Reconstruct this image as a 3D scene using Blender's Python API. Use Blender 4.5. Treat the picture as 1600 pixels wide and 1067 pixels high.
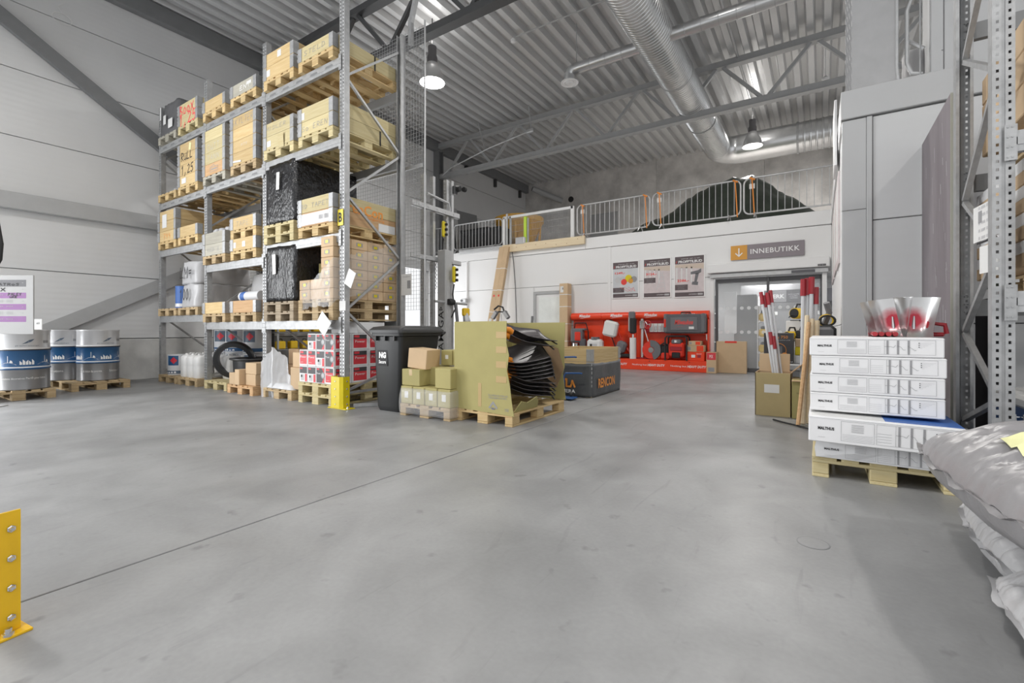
import bpy, math, random
from mathutils import Matrix, Vector, Euler, noise
random.seed(7)
for o in list(bpy.data.objects): bpy.data.objects.remove(o)
S = bpy.context.scene; COL = S.collection; PI = math.pi; R = math.radians

# ---------------------------------------------------------------- camera, world, exposure
cd = bpy.data.cameras.new('camera'); cam = bpy.data.objects.new('camera', cd); COL.objects.link(cam)
cd.sensor_width = 36; cd.lens = 731/1600*36; cd.shift_y = -18.5/1600; cd.clip_start = .05
cam.location = (0, 0, 1.04); cam.rotation_euler = (PI/2, 0, math.atan2(482, 731))
S.camera = cam
W = bpy.data.worlds.new('world'); S.world = W; W.use_nodes = True
W.node_tree.nodes['Background'].inputs[0].default_value = (.97, .985, 1, 1)
W.node_tree.nodes['Background'].inputs[1].default_value = 1.0
for nm, loc, sx, sy, en in (('gate_daylight', (-11.95, -1.6, 2.2), 3.3, 4.2, 680), ('gate_daylight', (-11.95, 10.35, 1.6), 3.6, 3.1, 120)):
    la = bpy.data.lights.new(nm, 'AREA'); la.energy = en; la.shape = 'RECTANGLE'; la.size = sy; la.size_y = sx; la.color = (.97, .985, 1)
    lo = bpy.data.objects.new(nm, la); COL.objects.link(lo); lo.location = loc; lo.rotation_euler = (0, -PI/2, 0)
S.view_settings.view_transform = 'Standard'; S.view_settings.look = 'None'
S.view_settings.exposure = .04; S.view_settings.gamma = 1; S.view_settings.use_curve_mapping = False
try:
    S.cycles.max_bounces = 8; S.cycles.diffuse_bounces = 5; S.cycles.transparent_max_bounces = 16
    S.cycles.sample_clamp_indirect = 6; S.cycles.caustics_reflective = False; S.cycles.caustics_refractive = False
except Exception: pass

# ---------------------------------------------------------------- materials
MATS = {}
def mat(name, col, rough=.55, metal=0, var=0, vscale=6, stretch=(1,1,1), bump=0, bscale=40, bstretch=(1,1,1), rnd=0,
        emit=0, spec=.5, alpha=1, wave=None, trans=0, col2=None, coat=0, bdist=.01):
    m = bpy.data.materials.new(name); m.use_nodes = True; MATS[name] = m
    nt = m.node_tree; N = nt.nodes; L = nt.links; b = N['Principled BSDF']
    c = (*col, 1)
    b.inputs['Base Color'].default_value = c; b.inputs['Roughness'].default_value = rough; b.inputs['Metallic'].default_value = metal
    b.inputs['Specular IOR Level'].default_value = spec
    if coat: b.inputs['Coat Weight'].default_value = coat; b.inputs['Coat Roughness'].default_value = .15
    tc = None
    def coords(st):
        nonlocal tc
        if tc is None: tc = N.new('ShaderNodeTexCoord')
        mp = N.new('ShaderNodeMapping'); mp.inputs['Scale'].default_value = st
        L.new(tc.outputs['Object'], mp.inputs['Vector'])
        oi = N.new('ShaderNodeObjectInfo'); mu = N.new('ShaderNodeMath'); mu.operation = 'MULTIPLY'; mu.inputs[1].default_value = 37.0
        L.new(oi.outputs['Random'], mu.inputs[0]); L.new(mu.outputs[0], mp.inputs['Location'])
        return mp.outputs[0]
    last = None
    if var or col2:
        n = N.new('ShaderNodeTexNoise'); n.inputs['Scale'].default_value = vscale; n.inputs['Detail'].default_value = 5
        n.inputs['Roughness'].default_value = .6
        L.new(coords(stretch), n.inputs['Vector'])
        r = N.new('ShaderNodeValToRGB'); r.color_ramp.elements[0].position = .3; r.color_ramp.elements[1].position = .7
        a = tuple(max(0, x*(1-var)) for x in col); d = tuple(min(1, x*(1+var)) for x in col)
        if col2: a, d = col, col2
        r.color_ramp.elements[0].color = (*a, 1); r.color_ramp.elements[1].color = (*d, 1)
        L.new(n.outputs['Fac'], r.inputs[0]); last = r.outputs[0]
    if rnd:
        oi = N.new('ShaderNodeObjectInfo'); mr = N.new('ShaderNodeMapRange'); mr.inputs[3].default_value = 1-rnd; mr.inputs[4].default_value = 1+rnd
        L.new(oi.outputs['Random'], mr.inputs[0])
        mx = N.new('ShaderNodeVectorMath'); mx.operation = 'SCALE'
        if last: L.new(last, mx.inputs[0])
        else: mx.inputs[0].default_value = col
        L.new(mr.outputs[0], mx.inputs['Scale']); last = mx.outputs[0]
    if last: L.new(last, b.inputs['Base Color'])
    hgt = None
    if wave:                                             # fine pressed lines: (axis, pitch in metres, strength)
        w = N.new('ShaderNodeTexWave'); w.wave_type = 'BANDS'; w.bands_direction = wave[0]; w.inputs['Scale'].default_value = .314159/wave[1]
        t2 = N.new('ShaderNodeTexCoord'); L.new(t2.outputs['Object'], w.inputs['Vector'])
        bp = N.new('ShaderNodeBump'); bp.inputs['Strength'].default_value = wave[2]; bp.inputs['Distance'].default_value = .004
        L.new(w.outputs['Fac'], bp.inputs['Height']); hgt = bp
    if bump:
        n = N.new('ShaderNodeTexNoise'); n.inputs['Scale'].default_value = bscale; n.inputs['Detail'].default_value = 4
        L.new(coords(bstretch), n.inputs['Vector'])
        bp = N.new('ShaderNodeBump'); bp.inputs['Strength'].default_value = bump; bp.inputs['Distance'].default_value = bdist
        L.new(n.outputs['Fac'], bp.inputs['Height'])
        if hgt: L.new(hgt.outputs[0], bp.inputs['Normal'])
        hgt = bp
    if hgt: L.new(hgt.outputs[0], b.inputs['Normal'])
    if emit: b.inputs['Emission Color'].default_value = c; b.inputs['Emission Strength'].default_value = emit
    if alpha < 1: b.inputs['Alpha'].default_value = alpha
    if trans:                                            # clear sheet: light passes, gloss stays
        out = N['Material Output']; t = N.new('ShaderNodeBsdfTransparent'); mx = N.new('ShaderNodeMixShader')
        mx.inputs[0].default_value = 1-trans
        L.new(t.outputs[0], mx.inputs[1]); L.new(b.outputs[0], mx.inputs[2]); L.new(mx.outputs[0], out.inputs[0])
    return m

def floor_material():
    m = bpy.data.materials.new('polished_concrete'); m.use_nodes = True; MATS['floor'] = m
    nt = m.node_tree; N = nt.nodes; L = nt.links; b = N['Principled BSDF']
    tc = N.new('ShaderNodeTexCoord')
    def nz(scale, detail, st=(1,1,1), dist=0):
        mp = N.new('ShaderNodeMapping'); mp.inputs['Scale'].default_value = st; L.new(tc.outputs['Object'], mp.inputs[0])
        n = N.new('ShaderNodeTexNoise'); n.inputs['Scale'].default_value = scale; n.inputs['Detail'].default_value = detail
        n.inputs['Distortion'].default_value = dist; L.new(mp.outputs[0], n.inputs['Vector']); return n.outputs['Fac']
    def ramp(x, p0, c0, p1, c1):
        r = N.new('ShaderNodeValToRGB'); e = r.color_ramp.elements
        e[0].position = p0; e[0].color = (c0,c0,c0,1); e[1].position = p1; e[1].color = (c1,c1,c1,1); L.new(x, r.inputs[0]); return r.outputs[0]
    def mul(a, c):
        mx = N.new('ShaderNodeMix'); mx.data_type = 'RGBA'; mx.blend_type = 'MULTIPLY'; mx.inputs[0].default_value = 1
        L.new(a, mx.inputs[6]); L.new(c, mx.inputs[7]); return mx.outputs[2]
    big = ramp(nz(.55, 6, dist=1.1), .32, .68, .66, 1); mid = ramp(nz(2.6, 7, (1, .8, 1), .8), .32, .84, .66, 1)
    fine = ramp(nz(45, 3), .3, .93, .7, 1); scr = ramp(nz(2.0, 4, (5, .7, 1), 1.5), .62, 1, .74, .88)
    spots = ramp(nz(7, 3), .66, 1, .74, .74)
    x = mul(mul(mul(big, mid), mul(fine, scr)), spots)
    t = N.new('ShaderNodeMix'); t.data_type = 'RGBA'; t.blend_type = 'MULTIPLY'; t.inputs[0].default_value = 1
    t.inputs[6].default_value = (.36, .364, .368, 1); L.new(x, t.inputs[7]); L.new(t.outputs[2], b.inputs['Base Color'])
    rr = ramp(nz(1.1, 5, dist=.7), .3, .34, .75, .55); L.new(rr, b.inputs['Roughness'])
    b.inputs['Specular IOR Level'].default_value = .45
    return m
floor_material()
mat('slab_edge', (.10,.10,.10), .9)
mat('panel_white', (.80,.80,.80), .5, wave=('Z', .075, .10), spec=.35)
mat('panel_flat', (.80,.80,.80), .45, spec=.35)
mat('panel_grey', (.66,.665,.67), .5, wave=('Z', .10, .22), spec=.4, var=.03, vscale=1.2)
mat('panel_mid', (.57,.575,.58), .5, wave=('Z', .10, .15), spec=.4, var=.03, vscale=1.5)
mat('panel_midflat', (.47,.475,.48), .45, var=.03, vscale=1.5)
mat('seam', (.16,.16,.165), .7)
mat('concrete', (.66,.64,.62), .85, var=.22, vscale=1.6, bump=.25, bscale=18)
mat('plinth', (.53,.53,.52), .85, var=.12, vscale=3, bump=.2, bscale=20)
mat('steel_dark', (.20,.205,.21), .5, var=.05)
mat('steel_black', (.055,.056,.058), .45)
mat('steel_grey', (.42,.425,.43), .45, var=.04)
mat('roof_deck', (.66,.665,.67), .38, metal=.35, var=.08, vscale=1.2, stretch=(1,.15,1))
mat('galv', (.40,.405,.41), .52, metal=.5, var=.13, vscale=14, rnd=.06)
mat('galv_light', (.50,.505,.51), .45, metal=.35, var=.08, vscale=12)
mat('duct', (.62,.625,.63), .28, metal=.9, var=.06, vscale=3)
mat('chrome', (.75,.75,.76), .16, metal=1)
for nm, c, c2 in (('pine', (.52,.36,.165), (.63,.485,.26)), ('pine_pale', (.53,.435,.225), (.62,.54,.32)), ('pine_old', (.40,.29,.16), (.54,.41,.24)),
                  ('wood_grey', (.33,.31,.26), (.45,.43,.36)), ('wood_dark', (.30,.24,.17), (.42,.34,.24)), ('pine_red', (.52,.31,.15), (.64,.42,.23))):
    mat(nm+'_x', c, .75, col2=c2, vscale=7, stretch=(.35,6,6), rnd=.13, bump=.12, bscale=9, bstretch=(.4,8,8))
    mat(nm+'_y', c, .75, col2=c2, vscale=7, stretch=(6,.35,6), rnd=.13, bump=.12, bscale=9, bstretch=(8,.4,8))
mat('timber', (.72,.58,.38), .7, col2=(.80,.68,.48), vscale=6, stretch=(.3,6,6))
mat('knot', (.40,.24,.12), .8)
mat('carton', (.58,.42,.26), .8, var=.06, vscale=3, rnd=.07)
mat('carton_olive', (.41,.36,.15), .8, var=.05, vscale=3, rnd=.07)
mat('carton_tan', (.46,.37,.19), .8, var=.06, vscale=3)
mat('carton_dark', (.36,.24,.14), .8, var=.06, rnd=.05)
mat('carton_big', (.40,.355,.145), .8, var=.06, vscale=2.5, bump=.05, bscale=60)
mat('tape', (.50,.36,.17), .3)
mat('paper', (.72,.72,.71), .7)
mat('paper_box', (.78,.78,.79), .5, var=.02, vscale=3)
mat('ink', (.02,.02,.022), .7)
mat('ink_grey', (.30,.30,.31), .7)
mat('ink_lgrey', (.55,.55,.56), .7)
mat('red_ink', (.75,.06,.05), .6)
mat('red_spray', (.85,.09,.10), .6)
mat('orange_ink', (.80,.30,.05), .6)
mat('black_plastic', (.028,.029,.031), .38)
mat('black_film', (.010,.010,.012), .2, bump=1, bscale=22, bstretch=(1,1,.6), bdist=.022)
mat('grey_hood', (.12,.12,.125), .45, bump=.5, bscale=10)
mat('clear_film', (.82,.83,.85), .18, bump=.8, bscale=14, trans=.62, spec=.8)
mat('haze_film', (.80,.81,.83), .25, bump=.7, bscale=9, trans=.25, spec=.7)
mat('thin_film', (.80,.81,.83), .15, bump=.9, bscale=20, trans=.76, spec=.8)
mat('white_plastic', (.76,.76,.75), .4, var=.03)
mat('bag', (.27,.262,.27), .33, var=.08, vscale=3, bump=.12, bscale=30)
mat('bag_white', (.46,.46,.47), .36, bump=.2, bscale=22)
mat('sticker', (.78,.78,.42), .6)
mat('bin_plastic', (.014,.015,.016), .5, var=.1)
mat('lid_plastic', (.034,.035,.037), .5)
mat('yellow', (.72,.58,.012), .4, var=.06)
mat('yellow_guard', (.80,.48,.012), .38, var=.06, vscale=4)
mat('yellow_tool', (.80,.52,.02), .4)
mat('lime', (.55,.75,.08), .5)
mat('hopper', (.62,.34,.05), .5, var=.12)
mat('blue', (.02,.09,.28), .4)
mat('blue_band', (.022,.095,.23), .3, var=.05)
mat('blue_print', (.05,.14,.42), .5)
mat('drum_silver', (.62,.62,.63), .3, metal=.35)
mat('drum_grey', (.24,.24,.245), .28, metal=.4)
mat('pail_white', (.70,.71,.73), .35)
mat('pail_navy', (.10,.14,.20), .4)
mat('diamond', (.62,.03,.05), .5)
mat('red', (.82,.06,.016), .35, var=.03)
mat('red_dark', (.36,.02,.03), .4)
mat('red_tool', (.72,.04,.02), .4)
mat('box_red', (.66,.045,.06), .5)
mat('box_black', (.055,.053,.057), .5)
mat('white_ink', (.85,.85,.85), .6)
mat('case_grey', (.105,.105,.115), .5)
mat('tool_grey', (.15,.15,.16), .45)
mat('rubber', (.02,.02,.021), .7)
mat('glass', (.9,.93,.95), .03, trans=.88, spec=.6)
mat('frost', (.85,.86,.87), .5, trans=.35)
mat('door_dark', (.085,.085,.09), .4)
mat('poster_head', (.115,.09,.095), .6)
mat('poster_pink', (.62,.55,.555), .6, var=.1, vscale=5)
mat('poster_grey', (.58,.60,.62), .6, var=.06, vscale=4)
mat('poster_tan', (.60,.50,.42), .6)
mat('sign_purple', (.245,.215,.235), .5)
mat('sign_orange', (.66,.32,.05), .5)
mat('board_face', (.38,.38,.38), .5)
mat('row_purple', (.26,.11,.30), .6)
mat('formply', (.15,.128,.140), .55, col2=(.235,.21,.225), vscale=2.2, stretch=(1,1.5,.35))
mat('ply_edge', (.42,.42,.36), .7)
mat('tarp', (.042,.052,.040), .35, bump=.6, bscale=5, var=.2)
mat('tarp_grey', (.085,.09,.095), .42, bump=.5, bscale=6, var=.15)
mat('orange_strap', (.85,.30,.05), .6)
mat('shovel_black', (.085,.078,.082), .40, var=.08)
mat('orange', (.80,.27,.02), .45)
mat('alu', (.70,.70,.71), .3, metal=.85)
def alu_red():                                            # bright blade with red paint worn round its middle
    m = mat('alu_red', (.66,.66,.66), .28, metal=.85); nt = m.node_tree; N = nt.nodes; L = nt.links; b = N['Principled BSDF']
    tc = N.new('ShaderNodeTexCoord'); sp = N.new('ShaderNodeSeparateXYZ'); L.new(tc.outputs['Object'], sp.inputs[0])
    nz = N.new('ShaderNodeTexNoise'); nz.inputs['Scale'].default_value = 14; L.new(tc.outputs['Object'], nz.inputs['Vector'])
    mp = N.new('ShaderNodeVectorMath'); mp.operation = 'SUBTRACT'; L.new(tc.outputs['Object'], mp.inputs[0]); mp.inputs[1].default_value = (0, 0, .12)
    ms = N.new('ShaderNodeVectorMath'); ms.operation = 'MULTIPLY'; L.new(mp.outputs[0], ms.inputs[0]); ms.inputs[1].default_value = (1, .2, .85)
    ln = N.new('ShaderNodeVectorMath'); ln.operation = 'LENGTH'; L.new(ms.outputs[0], ln.inputs[0])
    ad = N.new('ShaderNodeMath'); ad.operation = 'MULTIPLY_ADD'; L.new(nz.outputs['Fac'], ad.inputs[0]); ad.inputs[1].default_value = .06; L.new(ln.outputs['Value'], ad.inputs[2])
    mr = N.new('ShaderNodeMapRange'); mr.inputs[1].default_value = .07; mr.inputs[2].default_value = .125; mr.inputs[3].default_value = 1; mr.inputs[4].default_value = 0; L.new(ad.outputs[0], mr.inputs[0])
    mx = N.new('ShaderNodeMix'); mx.data_type = 'RGBA'; L.new(mr.outputs[0], mx.inputs[0]); mx.inputs[6].default_value = (.66,.66,.66,1); mx.inputs[7].default_value = (.45,.05,.07,1); L.new(mx.outputs[2], b.inputs['Base Color'])
alu_red()
mat('alu_blade', (.66,.66,.66), .26, metal=.85)
mat('red_paint_glaze', (.46,.06,.08), .35, metal=.45)
mat('pole_white', (.66,.67,.69), .3)
mat('cellular', (.40,.40,.405), .6, var=.05)
mat('ceiling_tile', (.82,.82,.82), .7)
mat('board_grey', (.25,.25,.255), .6, var=.05)
mat('lamp_glow', (1,.98,.94), .4, emit=28)
mat('lamp_dim', (1,.98,.94), .4, emit=9)
mat('panel_glow', (1,1,1), .4, emit=5)
mat('reflector', (.62,.62,.62), .3, metal=.6)
mat('lamp_body', (.13,.125,.13), .5)
mat('pink_sheet', (.62,.52,.53), .5, var=.06)
mat('pane_painted_lit', (.83,.86,.84), .25, var=.06, vscale=5)  # opaque pane colour with the light behind it painted in
M = MATS

# ---------------------------------------------------------------- mesh builder
class MB:
    def __init__(s): s.v = []; s.f = []; s.m = []; s.k = 0
    def add(s, vs, fs, T=None):
        n = len(s.v)
        s.v += [tuple(T @ Vector(p)) for p in vs] if T is not None else [tuple(p) for p in vs]
        s.f += [tuple(i+n for i in f) for f in fs]; s.m += [s.k]*len(fs); return s
    def use(s, k): s.k = k; return s
    def box(s, x0, x1, y0, y1, z0, z1, T=None):
        v = [(x0,y0,z0),(x1,y0,z0),(x1,y1,z0),(x0,y1,z0),(x0,y0,z1),(x1,y0,z1),(x1,y1,z1),(x0,y1,z1)]
        return s.add(v, [(0,3,2,1),(4,5,6,7),(0,1,5,4),(1,2,6,5),(2,3,7,6),(3,0,4,7)], T)
    def rbox(s, x0, x1, y0, y1, z0, z1, b=.004, T=None):
        vs = []; idx = {}
        for i, x in ((0,x0),(1,x1)):
            for j, y in ((0,y0),(1,y1)):
                for k, z in ((0,z0),(1,z1)):
                    sx, sy, sz = (b if i == 0 else -b), (b if j == 0 else -b), (b if k == 0 else -b)
                    idx[i,j,k] = len(vs); vs += [(x,y+sy,z+sz),(x+sx,y,z+sz),(x+sx,y+sy,z)]
        X = lambda i,j,k: idx[i,j,k]; Y = lambda i,j,k: idx[i,j,k]+1; Z = lambda i,j,k: idx[i,j,k]+2
        fs = []
        for i in (0,1):
            q = [X(i,0,0),X(i,1,0),X(i,1,1),X(i,0,1)]; fs.append(q if i else q[::-1])
            q = [Y(0,i,0),Y(0,i,1),Y(1,i,1),Y(1,i,0)]; fs.append(q if i else q[::-1])
            q = [Z(0,0,i),Z(1,0,i),Z(1,1,i),Z(0,1,i)]; fs.append(q if i else q[::-1])
        for i in (0,1):
            for j in (0,1):
                q = [X(i,j,0),Y(i,j,0),Y(i,j,1),X(i,j,1)]; fs.append(q if i != j else q[::-1])
                q = [X(i,0,j),X(i,1,j),Z(i,1,j),Z(i,0,j)]; fs.append(q if (i == j) else q[::-1])
                q = [Y(0,i,j),Z(0,i,j),Z(1,i,j),Y(1,i,j)]; fs.append(q if i != j else q[::-1])
                for k in (0,1):
                    t = [X(i,j,k),Y(i,j,k),Z(i,j,k)]; fs.append(t if (i+j+k) % 2 else t[::-1])
        return s.add(vs, [tuple(f) for f in fs], T)
    def tube(s, pts, r, n=8, closed=False, T=None, flat=1):
        P = [Vector(p) for p in pts]; m = len(P); rs = r if isinstance(r, (list, tuple)) else [r]*m
        vs = []; up = None
        for i in range(m):
            a = P[(i-1) % m] if (closed or i > 0) else P[i]; c = P[(i+1) % m] if (closed or i < m-1) else P[i]
            t = (c-a).normalized()
            if up is None:
                up = Vector((0,0,1)) if abs(t.z) < .9 else Vector((1,0,0))
            up = (up - t*up.dot(t)).normalized() if (up - t*up.dot(t)).length > 1e-5 else t.orthogonal().normalized()
            w = t.cross(up)
            for k in range(n):
                g = 2*PI*(k+.5)/n
                vs.append(P[i] + (up*math.cos(g)*flat + w*math.sin(g))*rs[i])
        fs = []
        for i in range(m if closed else m-1):
            j = (i+1) % m
            for k in range(n):
                l = (k+1) % n; fs.append((i*n+k, i*n+l, j*n+l, j*n+k))
        if not closed: fs += [tuple(range(n))[::-1], tuple((m-1)*n+k for k in range(n))]
        return s.add(vs, fs, T)
    def lathe(s, prof, n=24, T=None, cap=True):
        vs = []; fs = []
        for r, z in prof:
            vs += [(r*math.cos(2*PI*k/n), r*math.sin(2*PI*k/n), z) for k in range(n)]
        for i in range(len(prof)-1):
            for k in range(n):
                l = (k+1) % n; fs.append((i*n+k, i*n+l, (i+1)*n+l, (i+1)*n+k))
        if cap:
            fs.append(tuple(range(n))[::-1]); fs.append(tuple((len(prof)-1)*n+k for k in range(n)))
        return s.add(vs, fs, T)
    def cyl(s, x, y, z0, z1, r, n=16, T=None): 
        Q = Matrix.Translation((x,y,0)); return s.lathe([(r,z0),(r,z1)], n, Q if T is None else T @ Q)
    def disc(s, x, z, r, n=16, y=0, T=None):              # flat disc facing -Y
        return s.add([(x+r*math.cos(2*PI*k/n), y, z+r*math.sin(2*PI*k/n)) for k in range(n)], [tuple(range(n))], T)
    def rect(s, x0, x1, z0, z1, y=0, T=None):             # flat rectangle facing -Y
        return s.add([(x0,y,z0),(x1,y,z0),(x1,y,z1),(x0,y,z1)], [(0,1,2,3)], T)
    def poly(s, pts, d0, d1, T=None):                     # outline in (x, z), extruded along y
        n = len(pts); vs = [(x,d0,z) for x, z in pts] + [(x,d1,z) for x, z in pts]
        fs = [tuple(range(n)), tuple(range(2*n-1, n-1, -1))] + [(i, n+i, n+(i+1) % n, (i+1) % n) for i in range(n)]
        return s.add(vs, fs, T)
    def loft(s, rings, cap=True, T=None):
        n = len(rings[0]); vs = [p for r in rings for p in r]; fs = []
        for i in range(len(rings)-1):
            for k in range(n):
                l = (k+1) % n; fs.append((i*n+k, i*n+l, (i+1)*n+l, (i+1)*n+k))
        if cap: fs += [tuple(range(n))[::-1], tuple((len(rings)-1)*n+k for k in range(n))]
        return s.add(vs, fs, T)
    def stroke(s, pts, w, y=0, T=None):                   # pen stroke in the (x, z) plane, facing -Y
        for (x0, z0), (x1, z1) in zip(pts, pts[1:]):
            d = Vector((x1-x0, z1-z0)); l = d.length or 1e-6; d /= l; nx, nz = -d.y*w/2, d.x*w/2; e = w*.35
            x0e, z0e, x1e, z1e = x0-d.x*e, z0-d.y*e, x1+d.x*e, z1+d.y*e
            s.add([(x0e-nx,y,z0e-nz),(x1e-nx,y,z1e-nz),(x1e+nx,y,z1e+nz),(x0e+nx,y,z0e+nz)], [(0,1,2,3)], T); y -= .00004
        return s
    def mesh(s, name, mats, smooth=False):
        me = bpy.data.meshes.new(name); me.from_pydata(s.v, [], s.f)
        for q in (mats if isinstance(mats, (list, tuple)) else [mats]): me.materials.append(M[q] if isinstance(q, str) else q)
        if isinstance(mats, (list, tuple)) and len(mats) > 1: me.polygons.foreach_set('material_index', s.m)
        if smooth:
            me.polygons.foreach_set('use_smooth', [True]*len(me.polygons))
            if smooth != 'all':
                try: me.set_sharp_from_angle(angle=R(smooth if not isinstance(smooth, bool) else 40))
                except Exception: pass
        me.update(); return me
    def build(s, name, mats, parent=None, loc=(0,0,0), rot=(0,0,0), smooth=False):
        return put(s.mesh(name, mats, smooth), name, parent, loc, rot)
def put(me, name, parent=None, loc=(0,0,0), rot=(0,0,0), scale=None):
    o = bpy.data.objects.new(name, me); COL.objects.link(o); o.location = loc; o.rotation_euler = rot
    if scale: o.scale = scale
    if parent is not None: o.parent = parent
    return o
def tag(o, label, cat, group=None, kind=None):
    o['label'] = label; o['category'] = cat
    if group: o['group'] = group
    if kind: o['kind'] = kind
    return o
def thing(name, label, cat, loc=(0,0,0), rz=0, group=None, rot=None):
    o = bpy.data.objects.new(name, None); COL.objects.link(o); o.location = loc; o.empty_display_size = .1
    o.rotation_euler = rot or (0,0,rz); return tag(o, label, cat, group)
def struct(o, label=None):
    o['kind'] = 'structure'
    if label: o['label'] = label
    return o
def copy_tree(o, parent=None):
    c = o.copy(); COL.objects.link(c); c.parent = parent
    for ch in list(o.children): copy_tree(ch, c)
    return c
FRONT = (PI/2, 0, 0); SIDE = (PI/2, 0, PI/2)              # lettering facing -Y, lettering facing +X
TCACHE = {}
def text(body, w, h, m, parent, loc, rot=FRONT, name='lettering', bold=0, shear=0, thick=.0008, spacing=1):
    key = (body, round(w,4), round(h,4), m, bold, shear, spacing)
    me = TCACHE.get(key)
    if me is None:
        cu = bpy.data.curves.new('t', 'FONT'); cu.body = body; cu.size = 1; cu.offset = bold; cu.shear = shear; cu.resolution_u = 2
        cu.space_character = spacing; cu.space_line = .95; cu.align_x = 'CENTER'
        ob = bpy.data.objects.new('t', cu); me = bpy.data.meshes.new_from_object(ob)
        bpy.data.objects.remove(ob); bpy.data.curves.remove(cu)
        if len(me.vertices):
            xs = [v.co.x for v in me.vertices]; ys = [v.co.y for v in me.vertices]
            x0, x1, y0, y1 = min(xs), max(xs), min(ys), max(ys)
            for v in me.vertices:
                v.co = ((v.co.x-(x0+x1)/2)/(x1-x0)*w, (v.co.y-(y0+y1)/2)/(y1-y0)*h, 0)
        me.materials.clear(); me.materials.append(M[m]); TCACHE[key] = me
    return put(me, name, parent, loc, rot)
def sheet(parent, x0, x1, z0, z1, m, name='print', loc=(0,0,0), rot=(0,0,0)):   # thin printed patch facing -Y
    return MB().rect(x0, x1, z0, z1).build(name, m, parent, loc, rot)
# simple stroke letters on a 1 x 1 cell, for handwriting
HAND = {'R':[[(0,0),(.05,1),(.7,.9),(.75,.6),(.1,.45),(.85,0)]],'U':[[(0,.8),(.05,.15),(.4,0),(.7,.2),(.75,.8)],[(.72,.3),(.9,0)]],'L':[[(.05,1),(0,.05),(.75,.05)]],
 '1':[[(.1,.75),(.4,1),(.35,0)]],'2':[[(0,.8),(.35,1),(.7,.75),(0,.02),(.85,.05)]],'5':[[(.8,1),(.15,.95),(.1,.55),(.6,.6),(.75,.25),(.4,0),(0,.1)]],',':[[(.3,.15),(.1,-.25)]],
 'M':[[(0,0),(.08,1),(.45,.35),(.85,1),(.95,0)]],'=':[[(0,.6),(.7,.62)],[(0,.35),(.7,.36)]],'0':[[(.35,1),(.05,.7),(.05,.25),(.35,0),(.7,.25),(.72,.7),(.4,1)]],
 'B':[[(0,0),(.05,1),(.6,.85),(.1,.52),(.75,.3),(.5,0),(0,0)]],'O':[[(.35,.7),(.02,.45),(.1,.08),(.5,0),(.75,.35),(.35,.7)]],'X':[[(0,.8),(.8,0)],[(.75,.85),(0,0)]],
 'S':[[(.75,.85),(.3,1),(.05,.75),(.65,.35),(.5,.05),(0,.1)]],'K':[[(.05,1),(0,0)],[(.7,1),(.08,.5),(.8,0)]],'E':[[(.7,1),(.05,.97),(0,0),(.75,.03)],[(.02,.5),(.55,.52)]],
 'T':[[(0,1),(.8,.95)],[(.4,.97),(.35,0)]],'Y':[[(0,1),(.35,.5),(.75,1)],[(.35,.5),(.3,0)]],'I':[[(.3,1),(.28,0)]],'P':[[(0,0),(.05,1),(.7,.85),(.6,.5),(.05,.45)]],
 '7':[[(0,.95),(.75,1),(.25,0)],[(.15,.5),(.65,.55)]],'9':[[(.7,.7),(.4,.95),(.05,.75),(.3,.5),(.68,.65),(.55,0)]],'3':[[(0,.9),(.5,1),(.65,.75),(.25,.52),(.7,.3),(.4,0),(0,.1)]],
 'N':[[(0,0),(.05,1),(.7,0),(.78,1)]],'A':[[(0,0),(.4,1),(.8,0)],[(.15,.38),(.62,.38)]],'G':[[(.7,.85),(.3,1),(.02,.5),(.35,0),(.75,.2),(.72,.5),(.42,.48)]],
 '.':[[(.2,.05),(.3,0)]],'D':[[(0,0),(.05,1),(.6,.8),(.7,.3),(0,0)]],'C':[[(.7,.85),(.3,1),(.02,.5),(.35,0),(.75,.15)]]}
def hand(body, cw, chh, pen, m, parent, loc, rot=(0,0,0), name='handwriting', lean=.06):
    b = MB(); x = -len(body)*cw*1.15/2
    for ch in body:
        for st in HAND.get(ch, []):
            b.stroke([(x+px*cw+lean*pz*chh, pz*chh) for px, pz in st], pen)
        x += cw*1.15
    return b.build(name, m, parent, loc, rot)
# ---------------------------------------------------------------- the building
XL, YB, YF, ZM, ZC = -11.88, 12.45, 19.2, 3.68, 7.95
fl = struct(MB().box(-12.1, 6.5, -3.5, 19.4, -.25, -.015).build('floor', 'slab_edge'), 'grey polished concrete floor with a long saw-cut joint')
MB().rbox(-12.05, -2.557, -3.5, 19.3, -.2, 0, .003).build('slab', 'floor', fl)
MB().rbox(-2.545, 6.5, -3.5, 19.3, -.2, 0, .003).build('slab', 'floor', fl)

def empty_struct(name, label):
    o = bpy.data.objects.new(name, None); COL.objects.link(o); return struct(o, label)
# left wall: horizontal sandwich panels between seams, two gate openings
wl = empty_struct('wall_left', 'pale grey wall of wide horizontal metal panels')
zs = [.86, 2.12, 3.29, 4.46, 5.65, 6.83, 8.1]
for i in range(6):
    z0, z1 = zs[i]+.006, zs[i+1]-.006
    segs = [(.2, 8.4), (12.3, 19.35)] if i < 2 else ([(.2, 19.35)] if i == 2 else [(-3.5, 19.35)])
    for y0, y1 in segs: MB().rbox(XL-.12, XL, y0, y1, z0, z1, .006).build('panel', 'panel_grey', wl)
for y0, y1 in [(.2, 8.4), (12.3, 19.35)]:
    MB().box(XL-.14, XL-.05, y0, y1, .8, 3.29).build('backing', 'seam', wl)
    MB().rbox(XL-.16, XL+.03, y0, y1, 0, .85, .01).build('plinth', 'plinth', wl)
MB().box(XL-.14, XL-.05, -3.5, 19.35, 4.46, 8.1).build('backing', 'seam', wl)
MB().box(XL-.14, XL-.05, .2, 19.35, 3.29, 4.46).build('backing', 'seam', wl)
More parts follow.
